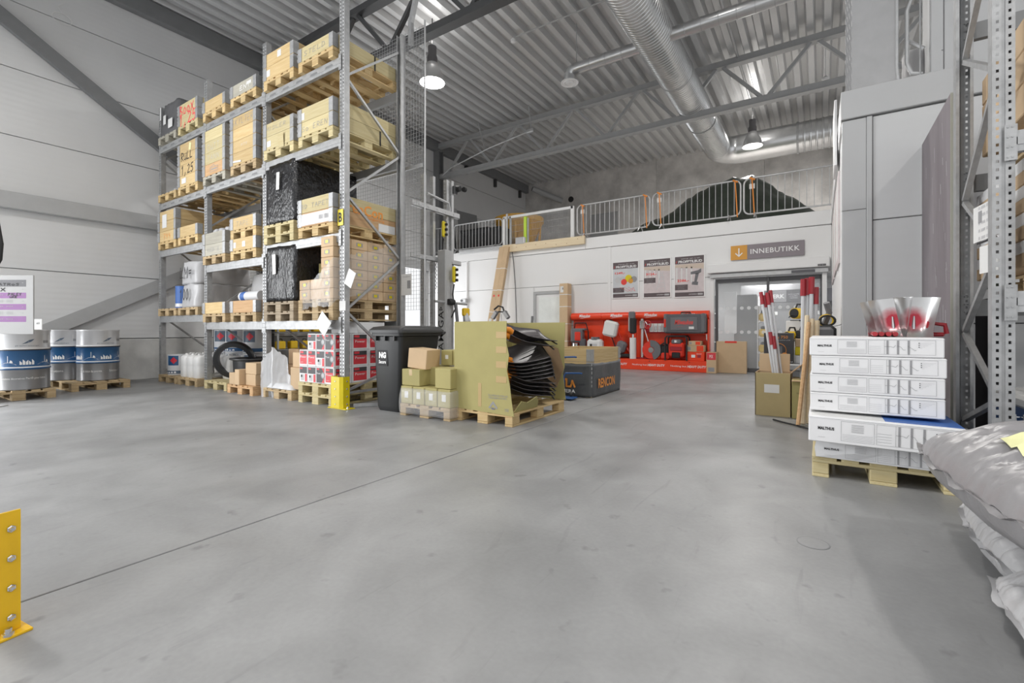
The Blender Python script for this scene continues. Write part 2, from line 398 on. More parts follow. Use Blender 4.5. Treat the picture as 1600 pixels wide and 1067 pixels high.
for k, (y0, y1, zt) in enumerate([(-3.4, .2, 4.46), (8.4, 12.3, 3.29)]):
    g = empty_struct('door_%d' % (k+3), 'open goods gate letting daylight in through the pale wall')
    for ya, yb in ((y0, y0+.1), (y1-.1, y1)): MB().rbox(XL-.13, XL+.05, ya, yb, 0, zt, .008).build('jamb', 'steel_grey', g)
    MB().rbox(XL-.13, XL+.05, y0+.1, y1-.1, zt-.12, zt, .008).build('lintel', 'steel_grey', g)
wq = empty_struct('wall_rear_blocker', 'unseen pale grey wall piece added behind the viewpoint to block reflected daylight')  # unseen wall piece added to keep open daylight from mirroring in the rack beams
for i in range(6): MB().rbox(XL, -8.4, -3.5, -3.38, zs[i]+.006, zs[i+1]-.006, .006).build('panel', 'panel_grey', wq)
MB().rbox(XL, -8.4, -3.5, -3.36, 0, .85, .01).build('plinth', 'plinth', wq)
# steel bracing on the left wall
tr = empty_struct('trim_1', 'dark grey steel bracing, girts and columns on the pale wall')
def beam_between(nm, a, b, w, d, m, par):                 # box beam lying on the wall plane x = XL, from (y,z) to (y,z)
    (ya, za), (yb, zb) = a, b; l = math.hypot(yb-ya, zb-za); g = math.atan2(zb-za, yb-ya)
    T = Matrix.Translation((XL+.01, ya, za)) @ Matrix.Rotation(g, 4, 'X')
    q = MB(); q.box(0, d, 0, l, -w/2, w/2, T); q.box(d, d+.012, 0, l, -w/2-.012, w/2+.012, T); return q.build(nm, m, par)
beam_between('brace', (6.45, 3.55), (-1.4, 8.55-.0), .22, .12, 'steel_dark', tr)
beam_between('brace', (6.45, 3.22), (.55, -.02), .22, .10, 'steel_grey', tr)
MB().rbox(XL, XL+.16, .2, 12.4, 3.15, 3.44, .01).build('girt', 'steel_grey', tr)
MB().rbox(XL, XL+.18, -3.5, 19.2, 7.58, 7.93, .01).build('eaves_beam', 'steel_dark', tr)
for y in (6.5, 12.9):
    q = MB(); q.box(XL, XL+.26, y-.13, y-.115, 0, 7.6); q.box(XL, XL+.26, y+.115, y+.13, 0, 7.6); q.box(XL+.12, XL+.135, y-.12, y+.12, 0, 7.6)
    q.build('column', 'steel_dark', tr)
for y in (14.6, 16.6, 18.6):
    MB().box(XL, XL+.12, y-.05, y+.05, 7.25, 7.58).build('bracket', 'steel_black', tr)

# white mezzanine front with shop entrance: panels, fascia, cover strips
wb = empty_struct('wall_back', 'white panelled shop front below the mezzanine')
DX0, DX1, DZ = -2.17, .13, 2.28
def pan(x0, x1, z0, z1, m='panel_white', y=YB, th=.12, nm='panel', par=None):
    MB().rbox(x0+.005, x1-.005, y, y+th, z0+.005, z1-.005, .005).build(nm, m, par or wb)
for x0, x1 in ((XL, -10.03), (-10.03, -7.4), (-6.25, -4.94), (-4.94, DX0-.12)):
    for z0, z1 in ((0, 1.17), (1.17, 2.35)): pan(x0, x1, z0, z1)
for x0, x1 in ((XL, -10.03), (-10.03, -4.94), (-4.94, .21)): pan(x0, x1, 2.35, 3.36)
pan(-7.4, -6.25, 2.2, 2.35); pan(DX0-.12, .21, DZ+.02, 2.35)
MB().box(XL, DX0-.12, YB+.03, YB+.1, 0, 3.5).build('backing', 'seam', wb); MB().box(DX0-.12, .21, YB+.03, YB+.1, 2.36, 3.5).build('backing', 'seam', wb)
for x in (-10.03, -4.94): MB().rbox(x-.045, x+.045, YB-.012, YB, 0, 3.36, .003).build('cover_strip', 'panel_flat', wb)
for x0, x1 in ((XL, -5.66), (-5.66, .2)): MB().rbox(x0+.003, x1-.003, YB-.03, YB+.2, 3.365, ZM, .006).build('fascia', 'panel_flat', wb)
# passage wall (faces the gap), grey wall facing the camera
wp = empty_struct('wall_passage', 'narrow white return wall beside the shop door')
for z0, z1 in ((0, 1.1), (1.1, 2.23), (2.23, 3.36)):
    for y0, y1 in ((6.45, 9.4), (9.4, YB)): MB().rbox(.212, .33, y0+.005, y1-.005, z0+.005, z1-.005, .005).build('panel', 'panel_white', wp)
MB().rbox(.19, .33, 6.45, YB, 3.365, ZM, .005).build('fascia', 'panel_flat', wp)
MB().box(.24, .32, 6.5, YB, 0, 3.6).build('backing', 'seam', wp)
wr = empty_struct('wall_right', 'mid grey panelled wall below the upper storage deck')
for z0, z1 in ((0, 1.1), (1.1, 2.23), (2.23, 3.36)): pan(.47, 7, z0, z1, 'panel_mid', 6.4, .1, 'panel', wr)
for z0, z1 in ((0, 2.36), (2.36, 3.36)): MB().rbox(.2, .42, 6.385, 6.5, z0+.002, z1-.002, .006).build('corner_flashing', 'panel_midflat', wr)
MB().rbox(.42, .47, 6.375, 6.5, 0, 3.36, .006).build('cover_strip', 'panel_midflat', wr)
MB().box(.3, 7, 6.43, 6.48, 0, 3.5).build('backing', 'seam', wr)
MB().rbox(.19, 7, 6.36, 6.5, 3.37, ZM, .006).build('fascia', 'panel_midflat', wr)
# upper deck slab and far concrete wall
dk = struct(MB().box(XL, .2, YB+.2, YF, 3.4, ZM).build('floor_mezzanine', 'concrete'), 'concrete upper deck over the shop')
MB().box(.2, 6.5, 6.5, YF, 3.4, ZM).build('slab', 'concrete', dk)
wf = empty_struct('wall_far', 'bare grey concrete wall behind the upper deck')
for x0, x1 in ((-12, -9.5), (-9.5, -5.6), (-5.6, -1.7), (-1.7, 2.2), (2.2, 6.1), (6.1, 6.6)):
    MB().rbox(x0+.004, x1-.004, YF, YF+.2, 0, 8.1, .008).build('panel', 'concrete', wf)
MB().rbox(-8.49, -7.22, YF-.05, YF, 5.0, 6.1, .01).build('hatch', 'steel_grey', wf)
MB().tube([(-10.95, YF-.9, 7.45), (-9.9, YF, 6.95)], .12, 14).build('pipe', 'steel_grey', wf, smooth=True)
MB().tube([(-10.96, YF-.91, 7.455), (-10.93, YF-.88, 7.44)], .10, 14).build('pipe_opening', 'rubber', wf, smooth=True)
MB().lathe([(.13, 0), (.13, .03)], 16, Matrix.Translation((-9.45, YF, 6.95)) @ Matrix.Rotation(PI/2, 4, 'X')).build('hole_rim', 'rubber', wf)
# roof deck: one folded trapezoid sheet, ribs along y
q = MB(); p = .33; x = -12.1; prof = []
while x < 6.5:
    prof += [(x, ZC), (x+.085, ZC), (x+.125, ZC+.13), (x+.245, ZC+.13), (x+.25, ZC+.128), (x+.29, ZC)]; x += p
vs = [(a, y, z) for y in (-3.5, 19.3) for a, z in prof]; n = len(prof)
q.add(vs, [(i, i+1, n+i+1, n+i) for i in range(n-1)])
# stiffening bead along every rib bottom
cl = struct(q.build('ceiling', 'roof_deck'), 'corrugated steel roof deck with deep ribs')
MB().box(-12.1, 6.5, -3.5, 19.3, ZC+.14, ZC+.2).build('insulation', 'seam', cl)
# roof trusses along x
def truss(name, y, m, lab, zt=7.88, zb=6.66, fl=.20):
    t = empty_struct(name, lab)
    for z0, nm in ((zt-.18, 'top_chord'), (zb-.09, 'bottom_chord')):
        q = MB(); q.rbox(XL+.05, 6.4, y-.07, y+.07, z0, z0+.16, .006); q.rbox(XL+.05, 6.4, y-fl/2, y+fl/2, z0-.012, z0+.002, .003)
        q.build(nm, m, t)
    x = XL+.55; up = True; st = 1.02
    while x < 6:
        a, b = (x, zb+.07), (x+st, zt-.18)
        if not up: a, b = (x, zt-.18), (x+st, zb+.07)
        MB().tube([(a[0]+.08, y, a[1]), (b[0]-.08, y, b[1])], .055, 4).build('diagonal', m, t); x += st; up = not up
    return t
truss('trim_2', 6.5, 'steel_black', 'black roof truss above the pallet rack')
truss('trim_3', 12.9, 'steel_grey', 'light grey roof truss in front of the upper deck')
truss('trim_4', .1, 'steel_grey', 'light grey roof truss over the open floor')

# shop entrance: header, frame, leaves and panes
d = empty_struct('door_1', 'glazed sliding shop entrance with dark frame')
MB().rbox(-2.33, .17, YB-.17, YB, 2.42, 2.64, .015).build('drive_cover', 'panel_flat', d)
MB().rbox(DX0-.1, .15, YB-.11, YB, DZ+.02, 2.41, .012).build('rail_cover', 'galv_light', d)
MB().rbox(DX0-.12, DX0-.03, YB-.04, YB+.06, 0, 2.42, .006).build('jamb', 'panel_flat', d)
MB().rbox(.03, .12, YB-.04, YB+.06, 0, 2.42, .006).build('jamb', 'panel_flat', d)
def leaf(x0, x1, y):
    w = .055; MB().rbox(x0, x0+w, y, y+.05, .02, DZ, .004).build('stile', 'door_dark', d); MB().rbox(x1-w, x1, y, y+.05, .02, DZ, .004).build('stile', 'door_dark', d)
    MB().rbox(x0+w, x1-w, y, y+.05, DZ-.1, DZ, .004).build('top_rail', 'door_dark', d); MB().rbox(x0+w, x1-w, y, y+.05, .02, .12, .004).build('bottom_rail', 'door_dark', d)
    pn = MB().box(x0+w, x1-w, y+.02, y+.03, .12, DZ-.1).build('pane', 'glass', d)
    q = MB(); k = x0+.12
    while k < x1-.1:
        for z in (1.56, .98): q.disc(k, z, .042, 14, y+.018)
        k += .155
    q.build('marker_dots', 'frost', pn)
leaf(DX0, -1.0, YB+.0); leaf(-1.06, .05, YB+.06)
MB().rbox(-.55, -.1, YB-.125, YB-.1, DZ+.04, DZ+.10, .003).build('sensor', 'case_grey', d)
text('ASSA ABLOY', .13, .02, 'white_ink', d, (.025, YB-.1785, 2.46))
MB().rbox(-.05, .1, YB-.178, YB-.17, 2.44, 2.48, .002).build('maker_plate', 'ink', d)
# small staff door, its pane only coloured as if lit
d2 = empty_struct('door_2', 'plain staff door with a pane coloured as if lit in the white shop front')
q = MB(); q.box(-7.4, -7.31, YB-.03, YB+.08, 0, 2.2); q.box(-6.34, -6.25, YB-.03, YB+.08, 0, 2.2); q.box(-7.31, -6.34, YB-.03, YB+.08, 2.12, 2.2); q.build('frame', 'steel_grey', d2)
MB().rbox(-7.31, -6.34, YB+.0, YB+.05, .01, 2.12, .004).build('leaf', 'panel_flat', d2)
MB().rbox(-7.22, -6.43, YB-.01, YB+.0, .25, 2.03, .003).build('pane', 'pane_painted_lit', d2)

# inside the shop
si = empty_struct('wall_shop', 'inner walls and ceiling of the lit shop')
MB().box(-4.6, 3.2, 17.0, 17.1, 0, 3.3).build('rear_wall', 'panel_flat', si); MB().box(-4.7, -4.6, YB+.13, 17.1, 0, 3.3).build('side_wall', 'panel_flat', si)
MB().box(3.2, 3.3, YB+.13, 17.1, 0, 3.3).build('side_wall', 'panel_flat', si)
for ix in range(6):
    for iy in range(4):
        MB().rbox(-4.6+ix*1.3+.01, -4.6+ix*1.3+1.29, YB+.15+iy*1.13+.01, YB+.15+iy*1.13+1.12, 2.62, 2.65, .003).build('ceiling_tile', 'ceiling_tile', si)
MB().box(-4.6, 3.2, YB+.13, 17.1, 2.66, 2.7).build('ceiling_void', 'panel_flat', si)
for k, (x, y) in enumerate(((-1.1, 14.0), (-1.25, 15.3), (-3.2, 14.2), (1.2, 14.2))):
    t = thing('ceiling_light', ['flat square ceiling light just inside the shop door', 'flat square ceiling light deeper inside the shop', 'flat ceiling light above the shop counter side', 'flat ceiling light above the far shop aisle'][k], 'ceiling light', (x, y, 2.6), group='flat ceiling lights in the shop')
    MB().rbox(-.62, .62, -.17, .17, 0, .02, .004).build('frame', 'panel_flat', t); MB().box(-.58, .58, -.13, .13, -.004, .001).build('diffuser', 'panel_glow', t)
    la = bpy.data.lights.new('light', 'AREA'); la.energy = 26; la.shape = 'RECTANGLE'; la.size = 1.2; la.size_y = .3
    lo = bpy.data.objects.new('light', la); COL.objects.link(lo); lo.location = (0, 0, -.02); lo.parent = t

# ---------------------------------------------------------------- high-bay lamps
def highbay(x, y, lab, power, glow, zc=ZC):
    t = thing('pendant_lamp', lab, 'lamp', (x, y, 6.52), group='high-bay pendant lamps under the roof')
    MB().lathe([(.275, 0), (.265, .04), (.235, .18), (.165, .32), (.13, .38), (.13, .42)], 28, cap=False).build('shade', 'reflector', t, smooth=True)
    MB().lathe([(.115, .36), (.115, .56), (.095, .62), (.095, .8), (.05, .82)], 18).build('housing', 'lamp_body', t, smooth=True)
    MB().lathe([(.25, .015), (.25, .03)], 24).build('lens', glow, t)
    MB().tube([(0, 0, .82), (0, 0, zc-6.52)], .012, 6).build('hanger', 'steel_black', t)
    la = bpy.data.lights.new('light', 'AREA'); la.energy = power; la.shape = 'DISK'; la.size = .5; la.color = (1, .97, .93)
    lo = bpy.data.objects.new('light', la); COL.objects.link(lo); lo.location = (0, 0, -.01); lo.parent = t
    pl = bpy.data.lights.new('roof_uplight', 'POINT'); pl.energy = power*.10; pl.shadow_soft_size = .12; pl.color = (1, .97, .93)  # uplight added above the housing to brighten the roof deck
    po = bpy.data.objects.new('roof_uplight', pl); COL.objects.link(po); po.location = (0, 0, .95); po.parent = t
    return t
highbay(-7.2, 7.7, 'bright glowing high-bay lamp hanging behind the black roof truss', 150, 'lamp_glow')
highbay(-1.7, 15.65, 'dimmer high-bay lamp with pale reflector hanging beside the big duct elbow', 190, 'lamp_dim')
for x, y, lab in ((-1.7, 7.7, 'high-bay lamp above the passage to the shop door'), (-7.2, -.25, 'high-bay lamp over the open floor near the sign board'),
                  (-1.7, -.25, 'high-bay lamp over the middle of the open floor'), (3.8, .5, 'high-bay lamp over the sack stack')):
    highbay(x, y, lab, 130, 'lamp_glow')

# ---------------------------------------------------------------- ventilation
def ribbed(path, r, pitch, amp, n=28):                   # spiral-seam pipe along a polyline of points, small raised seams
    q = MB(); P = [Vector(p) for p in path]; pts = []; rs = []
    for a, b in zip(P, P[1:]):
        l = (b-a).length; k = max(2, int(l/pitch))
        for i in range(k):
            for s, g in ((0, 0), (.62, 0), (.72, amp), (.86, amp)):
                pts.append(a+(b-a)*((i+s)/k)); rs.append(r+g)
    pts.append(P[-1]); rs.append(r); q.tube(pts, rs, n); return q
t = thing('main_air_duct', 'large ribbed spiral ventilation duct bending round the roof to the wall', 'duct', (0,0,0))
DX, DZc, DR = -2.85, 7.06, .385
ribbed([(DX, -3.3, DZc), (DX, 11.3, DZc)], DR, .09, .012).build('spiral_pipe', 'duct', t, smooth=30)
ribbed([(DX, 11.3, DZc), (DX, 16.6, DZc)], DR, .09, .012).build('spiral_pipe', 'duct', t, smooth=30)
q = MB(); pts = [(DX+.62-.62*math.cos(a), 16.6+.62*math.sin(a), DZc) for a in [i*PI/2/8 for i in range(9)]]
q.tube(pts, [DR+.012+.06*i/8 for i in range(9)], 28); q.build('elbow', 'duct', t, smooth=True)
MB().tube([(DX+.62, 17.22, DZc), (-.55, 17.22, DZc)], .46, 28).build('straight_pipe', 'duct', t, smooth=True)
ribbed([(-.55, 17.22, DZc), (3.5, 17.22, DZc)], .455, .16, .014).build('spiral_pipe', 'duct', t, smooth=30)
MB().tube([(-.62, 17.22, DZc), (-.56, 17.22, DZc)], .485, 28).build('clamp', 'galv', t, smooth=True)
for y in (3.5, 11.3, 14.2): MB().tube([(DX, y-.02, DZc), (DX, y+.02, DZc)], DR+.022, 28).build('joint_ring', 'galv_light', t, smooth=True)
def branch(xa, xb, y, z, lab, diff, r=.115):
    t = thing('branch_duct', lab, 'duct', (0, y, z))
    n = max(2, int(abs(xb-xa)/.3)); q = MB(); q.tube([(xa, 0, 0), (xb, 0, 0)], r, 18); q.build('pipe', 'duct', t, smooth=True)
    for i in range(1, n): x = xa+(xb-xa)*i/n; MB().tube([(x-.006, 0, 0), (x+.006, 0, 0)], r+.006, 18).build('joint_ring', 'galv_light', t, smooth=True)
    if diff:
        q = MB(); q.tube([(xb, 0, 0), (xb-.10, 0, -.02), (xb-.15, 0, -.1), (xb-.15, 0, -.22)], .125, 18); q.build('elbow', 'duct', t, smooth=True)
        MB().lathe([(.12, -.22), (.2, -.26), (.2, -.275), (.15, -.262), (.13, -.28), (.11, -.262), (.085, -.262), (.075, -.285), (0.01, -.285)], 24, Matrix.Translation((xb-.15, 0, 0)), cap=False).build('diffuser', 'panel_flat', t, smooth=True)
    return t
branch(DX-.3, -4.62, 9.62, 6.93, 'slim ventilation branch pipe ending in a round white ceiling diffuser', True, .125)
branch(DX+.3, 4, 9.62, 6.98, 'slim ventilation branch pipe running off towards the upper store', False, .125)
t = thing('hanger_rod', 'thin steel rod holding the branch pipe with the diffuser', 'rod', (-4.6, 9.62, 7.06)); MB().tube([(0,0,0),(0,0,ZC-7.06)], .008, 6).build('rod', 'steel_grey', t)
t = thing('sprinkler_pipe', 'thin white sprinkler pipe with a round head under the roof deck', 'pipe', (0,0,0))
MB().tube([(-6.0, 9.15, 7.86), (3, 9.15, 7.86)], .018, 8).build('pipe', 'galv_light', t); MB().lathe([(.02,-.12),(.055,-.1),(.06,-.04),(.02,0)], 14, Matrix.Translation((-6.0,9.15,7.86))).build('sprinkler_head', 'panel_flat', t, smooth=True)
t = thing('conduit', 'pale cable conduit running along the roof ribs above the lamp', 'conduit', (0,0,0))
MB().tube([(-1.72, -3, 7.84), (-1.72, 15.9, 7.84)], .03, 8).build('tube', 'galv_light', t, smooth=True)
t = thing('sensor_pendant', 'small white round sensor hanging on a thin rod', 'sensor', (.1, 13.3, 7.0))
MB().tube([(0,0,0),(0,0,ZC-7.0)], .012, 6).build('rod', 'panel_flat', t); MB().lathe([(.07,-.07),(.085,-.03),(.03,.02)], 14).build('head', 'panel_flat', t, smooth=True)
t = thing('hose_arm', 'thin white pipe arm with valve fixed under the light grey truss', 'pipe', (0,12.6,0))
MB().tube([(-11.3,0,6.55),(-10.9,0,6.75),(-9.0,-.3,6.95),(-7.4,-.3,7.15)], .022, 8).build('pipe', 'galv_light', t, smooth=True)
MB().tube([(-7.4,-.3,7.12),(-7.5,-.3,ZC-.02)], .02, 6).build('drop_rod', 'galv_light', t); MB().tube([(-9.2,-.25,6.95),(-9.5,-.25,ZC-.02)], .02, 6).build('drop_rod', 'galv_light', t)
MB().rbox(-7.55,-7.3,-.36,-.24,7.08,7.2,.02).build('valve', 'galv_light', t)

# ---------------------------------------------------------------- pallet rack parts
def hole_post(H, w=.10, d=.085, pitch=.05, hw=.013, hh=.018):
    q = MB(); cols = (-w*.27, w*.27); n = int(H/pitch)
    edges = [-w/2, cols[0]-hw/2, cols[0]+hw/2, -.008]
    for sgn in (1, -1):
        e = [x*sgn for x in edges]
        for a, b in ((e[0], e[1]), (e[2], e[3])): q.add([(a,0,0),(b,0,0),(b,0,H),(a,0,H)], [(0,1,2,3)])
        for i in range(n):
            z0, z1 = i*pitch+hh/2+pitch*.25, (i+1)*pitch-hh/2+pitch*.25
            q.add([(e[1],0,z0),(e[2],0,z0),(e[2],0,z1),(e[1],0,z1)], [(0,1,2,3)])
    q.add([(-.008,.006,0),(.008,.006,0),(.008,.006,H),(-.008,.006,H)], [(0,1,2,3)])
    for sgn in (1, -1):
        q.add([(.008*sgn,0,0),(.008*sgn,.006,0),(.008*sgn,.006,H),(.008*sgn,0,H)], [(0,1,2,3)])
        x = w/2*sgn; q.add([(x,0,0),(x,d,0),(x,d,H),(x,0,H)], [(0,1,2,3)])
        q.add([(x,d,0),(x-.02*sgn,d,0),(x-.02*sgn,d,H),(x,d,H)], [(0,1,2,3)])
        q.add([(x-.002*sgn,.004,0),(x-.002*sgn,d,0),(x-.002*sgn,d,H),(x-.002*sgn,.004,H)], [(0,1,2,3)])
    q.rbox(-w/2-.02, w/2+.02, -.02, d+.02, 0, .008, .002); return q
POST = hole_post(5.55, hw=.018, hh=.024).mesh('upright', 'galv')
def rack_beam(par, x0, x1, z, y, m='galv', face=-1, slots=True):
    h = .125; f = face
    q = MB(); q.poly([(0,0),(.05,0),(.05,h),(0,h)], x0+.052, x1-.052, Matrix.Translation((0,y,z-h)) @ Matrix(((0,1,0,0),(-f,0,0,0),(0,0,1,0),(0,0,0,1))))
    yy = y if f < 0 else y
    q.box(x0+.052, x1-.052, y-.004 if f < 0 else y, y if f < 0 else y+.004, z-h*.68, z-h*.32)
    b = q.build('beam', m, par)
    for x in (x0+.05, x1-.05):
        s = 1 if x == x0+.05 else -1
        q = MB(); q.box(min(x, x+s*.006), max(x, x+s*.006), y-.004, y+.05, z-h-.05, z+.04)
        q.box(min(x-s*.05, x), max(x-s*.05, x), y-.006, y-.002, z-h-.05, z+.04)
        for k in range(4):
            for dx in (.016, .036): q.lathe([(.006,0),(.005,.004)], 6, Matrix.Translation((x-s*dx, y-.006, z-h-.03+k*.06)) @ Matrix.Rotation(PI/2, 4, 'X'))
        q.build('connector', m, b)
    if slots:
        q = MB(); n = 5
        for i in range(n):
            cx = x0+(x1-x0)*(i+.75)/(n+.5); q.add([(cx-.09,y-.006,z-h*.62),(cx+.09,y-.006,z-h*.62),(cx+.07,y-.006,z-h*.38),(cx-.07,y-.006,z-h*.38)], [(0,1,2,3)])
        q.build('slot_marking', 'steel_dark', b)
    return b
FX = [-11.2, -9.25, -7.3, -5.38]; RY0, RY1 = 4.0, 5.1
LEV = [[1.31, 2.63, 3.58, 4.73], [1.17, 2.19, 3.60, 4.73], [1.17, 2.35, 3.65, 4.72]]
rk = thing('pallet_rack', 'tall galvanised pallet rack of three bays loaded with crates', 'rack', (0,0,0))
for x in FX:
    put(POST, 'upright', rk, (x, RY0, 0)); put(POST, 'upright', rk, (x, RY1, 0), (0,0,PI))
    nodes = [(RY1-.05,.5),(RY0+.05,1.3),(RY1-.05,2.1),(RY0+.05,2.89),(RY1-.05,3.7),(RY0+.05,4.48),(RY1-.05,5.3)]
    for (ya, za), (yb, zb) in zip(nodes, nodes[1:]): MB().tube([(x, ya, za), (x, yb, zb)], .022, 4).build('brace', 'galv', rk)
    MB().tube([(x, RY0+.05, .18), (x, RY1-.05, .18)], .022, 4).build('brace', 'galv', rk); MB().tube([(x, RY0+.05, .2), (x, RY1-.05, .5)], .022, 4).build('brace', 'galv', rk)
for b in range(3):
    for i, z in enumerate(LEV[b]):
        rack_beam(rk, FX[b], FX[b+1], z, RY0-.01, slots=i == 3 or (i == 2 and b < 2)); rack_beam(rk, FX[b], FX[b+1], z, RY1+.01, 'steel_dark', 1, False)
# wire safety mesh behind the rack
ms = thing('safety_mesh', 'wire safety mesh with cranked end post behind the pallet rack', 'mesh', (0, 5.27, 0))
q = MB(); x = -11.2
while x < -5.05: q.box(x-.0016, x+.0016, -.0016, .0016, 1.35, 5.75); x += .06
z = 1.35
while z < 5.76: q.box(-11.2, -5.08, .002, .006, z-.0016, z+.0016); z += .06
w = q.build('wire_grid', 'galv', ms); w['kind'] = 'stuff'
MB().tube([(-5.08,0,.2),(-5.08,0,5.8)], .014, 6).build('edge_rod', 'galv_light', ms)
MB().tube([(-5.36,-.02,5.5),(-5.36,-.02,5.85),(-5.05,-.02,6.8)], .045, 4).build('cranked_post', 'galv', ms)
MB().box(-11.2,-5.1,-.03,-.01,3.55,3.6).build('rail', 'galv_light', ms)

# ---------------------------------------------------------------- pallets and collars
PM = {}
def pallet_meshes(tone):
    if tone in PM: return PM[tone]
    y, x = tone+'_y', tone+'_x'; D = {}
    D['wide'] = MB().rbox(-.0725,.0725,-.6,.6,0,.022,.003).mesh('deck_board', y); D['thin'] = MB().rbox(-.05,.05,-.6,.6,0,.022,.003).mesh('deck_board', y)
    D['cross'] = MB().rbox(-.4,.4,-.0725,.0725,0,.022,.003).mesh('cross_board', x)
    D['bw'] = MB().rbox(-.0725,.0725,-.0725,.0725,0,.078,.006).mesh('block', x); D['bn'] = MB().rbox(-.05,.05,-.0725,.0725,0,.078,.006).mesh('block', x)
    PM[tone] = D; return D
def pallet(x, y, z, label, tone='pine', rz=0, group='wooden euro pallets'):
    D = pallet_meshes(tone); t = thing('pallet', label, 'pallet', (x, y, z), rz, group)
    for k, dx in enumerate((-.3275, -.18, 0, .18, .3275)): put(D['wide' if k % 2 == 0 else 'thin'], 'deck_board', t, (dx, 0, .122))
    for dy in (-.5275, 0, .5275):
        put(D['cross'], 'cross_board', t, (0, dy, .1))
        for k, dx in enumerate((-.35, 0, .35)): put(D['bw' if k == 1 else 'bn'], 'block', t, (dx, dy, .022))
    for k, dx in enumerate((-.35, 0, .35)): put(D['wide' if k == 1 else 'thin'], 'bottom_board', t, (dx, 0, 0))
    return t
CM = {}
def collar_meshes(tone):
    if tone in CM: return CM[tone]
    D = {'x': MB().rbox(-.398,.398,-.01,.01,.002,.198,.002).mesh('board', tone+'_x'), 'y': MB().rbox(-.01,.01,-.578,.578,.002,.198,.002).mesh('board', tone+'_y')}
    CM[tone] = D; return D
q = MB(); q.box(0,.085,-.004,0,.006,.194); q.box(-.004,0,-.004,.085,.006,.194)
for k in range(3): q.cyl(-.004,-.004,.02+k*.06,.06+k*.06,.008,6)
HINGE = q.mesh('hinge', 'galv')
def collar(x, y, z, label, tone='pine', rz=0, group='wooden pallet collars'):
    D = collar_meshes(tone); t = thing('pallet_collar', label, 'pallet collar', (x, y, z), rz, group)
    for s in (-1, 1): put(D['x'], 'board', t, (0, s*.588, 0)); put(D['y'], 'board', t, (s*.388, 0, 0))
    for k, (sx, sy) in enumerate(((-1,-1),(1,-1),(1,1),(-1,1))): put(HINGE, 'hinge', t, (sx*.4, sy*.6, 0), (0,0,k*PI/2))
    return t
TIER = ['bottom', 'second', 'third', 'fourth', 'fifth']
PY = RY0-.07+.6                                          # pallet centre depth in the rack
def crate(x, z, n, what, tone='pine', ptone=None, y=None, tones=None, npal=1, rz=0, pallets=True):
    y = PY if y is None else y
    if pallets:
        for k in range(npal):
            which = '' if npal == 1 else ('lower ' if k == 0 else 'upper ')
            pallet(x, y, z, which + 'wooden pallet under ' + what, ptone or tone, rz); z += .146
    out = []
    for k in range(n):
        nm = 'only' if n == 1 else ('top' if k == n-1 else TIER[k])
        out.append(collar(x, y, z, nm + ' pallet collar of ' + what, (tones[k] if tones else tone), rz)); z += .2
    return out, z
fr = -.6005                                               # front face of a collar
xa = [-10.70, -8.80, -6.80]; xb = [-9.80, -7.82, -5.88]
def front_text(c, s, cw, chh, pen, m, x=0, z=.05): hand(s, cw, chh, pen, m, c, (x, fr, z))
# ---- bay nearest the aisle end (bay 3)
c, zt = crate(xa[2], 4.72, 2, 'the top-level crate beside the middle rack upright', 'pine'); sheet(c[0], -.32, -.22, .05, .15, 'paper', 'label_paper', (0, fr, 0)); sheet(c[1], -.02, .08, .07, .17, 'paper', 'label_paper', (0, fr, 0))
c, zt = crate(xb[2], 4.72, 1, 'the single-collar crate on the top level at the rack end', 'pine_pale', 'pine'); front_text(c[0], 'STELD', .09, .07, .006, 'ink_grey', 0, .06)
MB().rbox(.399,.403,.1,.125,-.02,.2,.001).build('strap', 'ink', c[0])
c, zt = crate(xa[2], 3.65, 2, 'the third-level crate with a card flap hanging on its front', 'pine_pale', 'pine_pale'); front_text(c[1], 'MIDLER', .08, .06, .005, 'ink_grey', -.05, .08); sheet(c[0], -.3, -.2, .04, .13, 'paper', 'label_paper', (0, fr, 0))
sheet(c[0], .02, .17, -.04, .16, 'pine_pale_x', 'card_flap', (0, fr-.01, 0), (.06, 0, 0))
c, zt = crate(xb[2], 3.65, 2, 'the large pale third-level crate at the rack end', 'pine_pale', 'pine_pale'); front_text(c[0], 'SOVEREN', .075, .07, .006, 'ink_grey', 0, .06); sheet(c[1], -.33, -.25, .03, .13, 'paper', 'label_paper', (0, fr, 0))
MB().rbox(.399,.403,.2,.225,-.02,.2,.001).build('strap', 'ink', c[0])
crate(xa[2], 2.35, 0, 'the black wrapped load on the second level', 'pine_pale', npal=2)
c, zt = crate(xb[2], 2.35, 2, 'the crate with an orange printed side', 'pine', tones=['pine_red','pine_pale'])
front_text(c[1], '3D TAPET', .07, .06, .006, 'ink_grey', 0, .06)
sheet(c[0], -.36, .36, .02, .18, 'haze_film', 'film_wrap', (0, fr-.002, 0)); front_text(c[0], 'SMD', .09, .06, .008, 'ink', -.15, .08); text('IIIII IIIII', .2, .06, 'ink', c[0], (.2, fr-.003, .1))
text('renCon', .62, .15, 'orange_ink', c[1], (.4015, -.05, .06), SIDE, bold=.02); text('rengjøring', .34, .04, 'orange_ink', c[1], (.4015, .12, -.045), SIDE)
sheet(c[0], -.02, .3, .0, .12, 'paper', 'label_paper', (.4015, .2, .0), (0,0,PI/2)); MB().rbox(.3995,.401,-.55,.55,.0,.012,.0005).build('strap', 'tape', c[0])
crate(xa[2], 1.17, 0, 'the black wrapped load on the lowest beam level', 'wood_dark', npal=2)
crate(xb[2], 1.17, 0, 'the brown cartons with yellow labels', 'pine_old', npal=2)
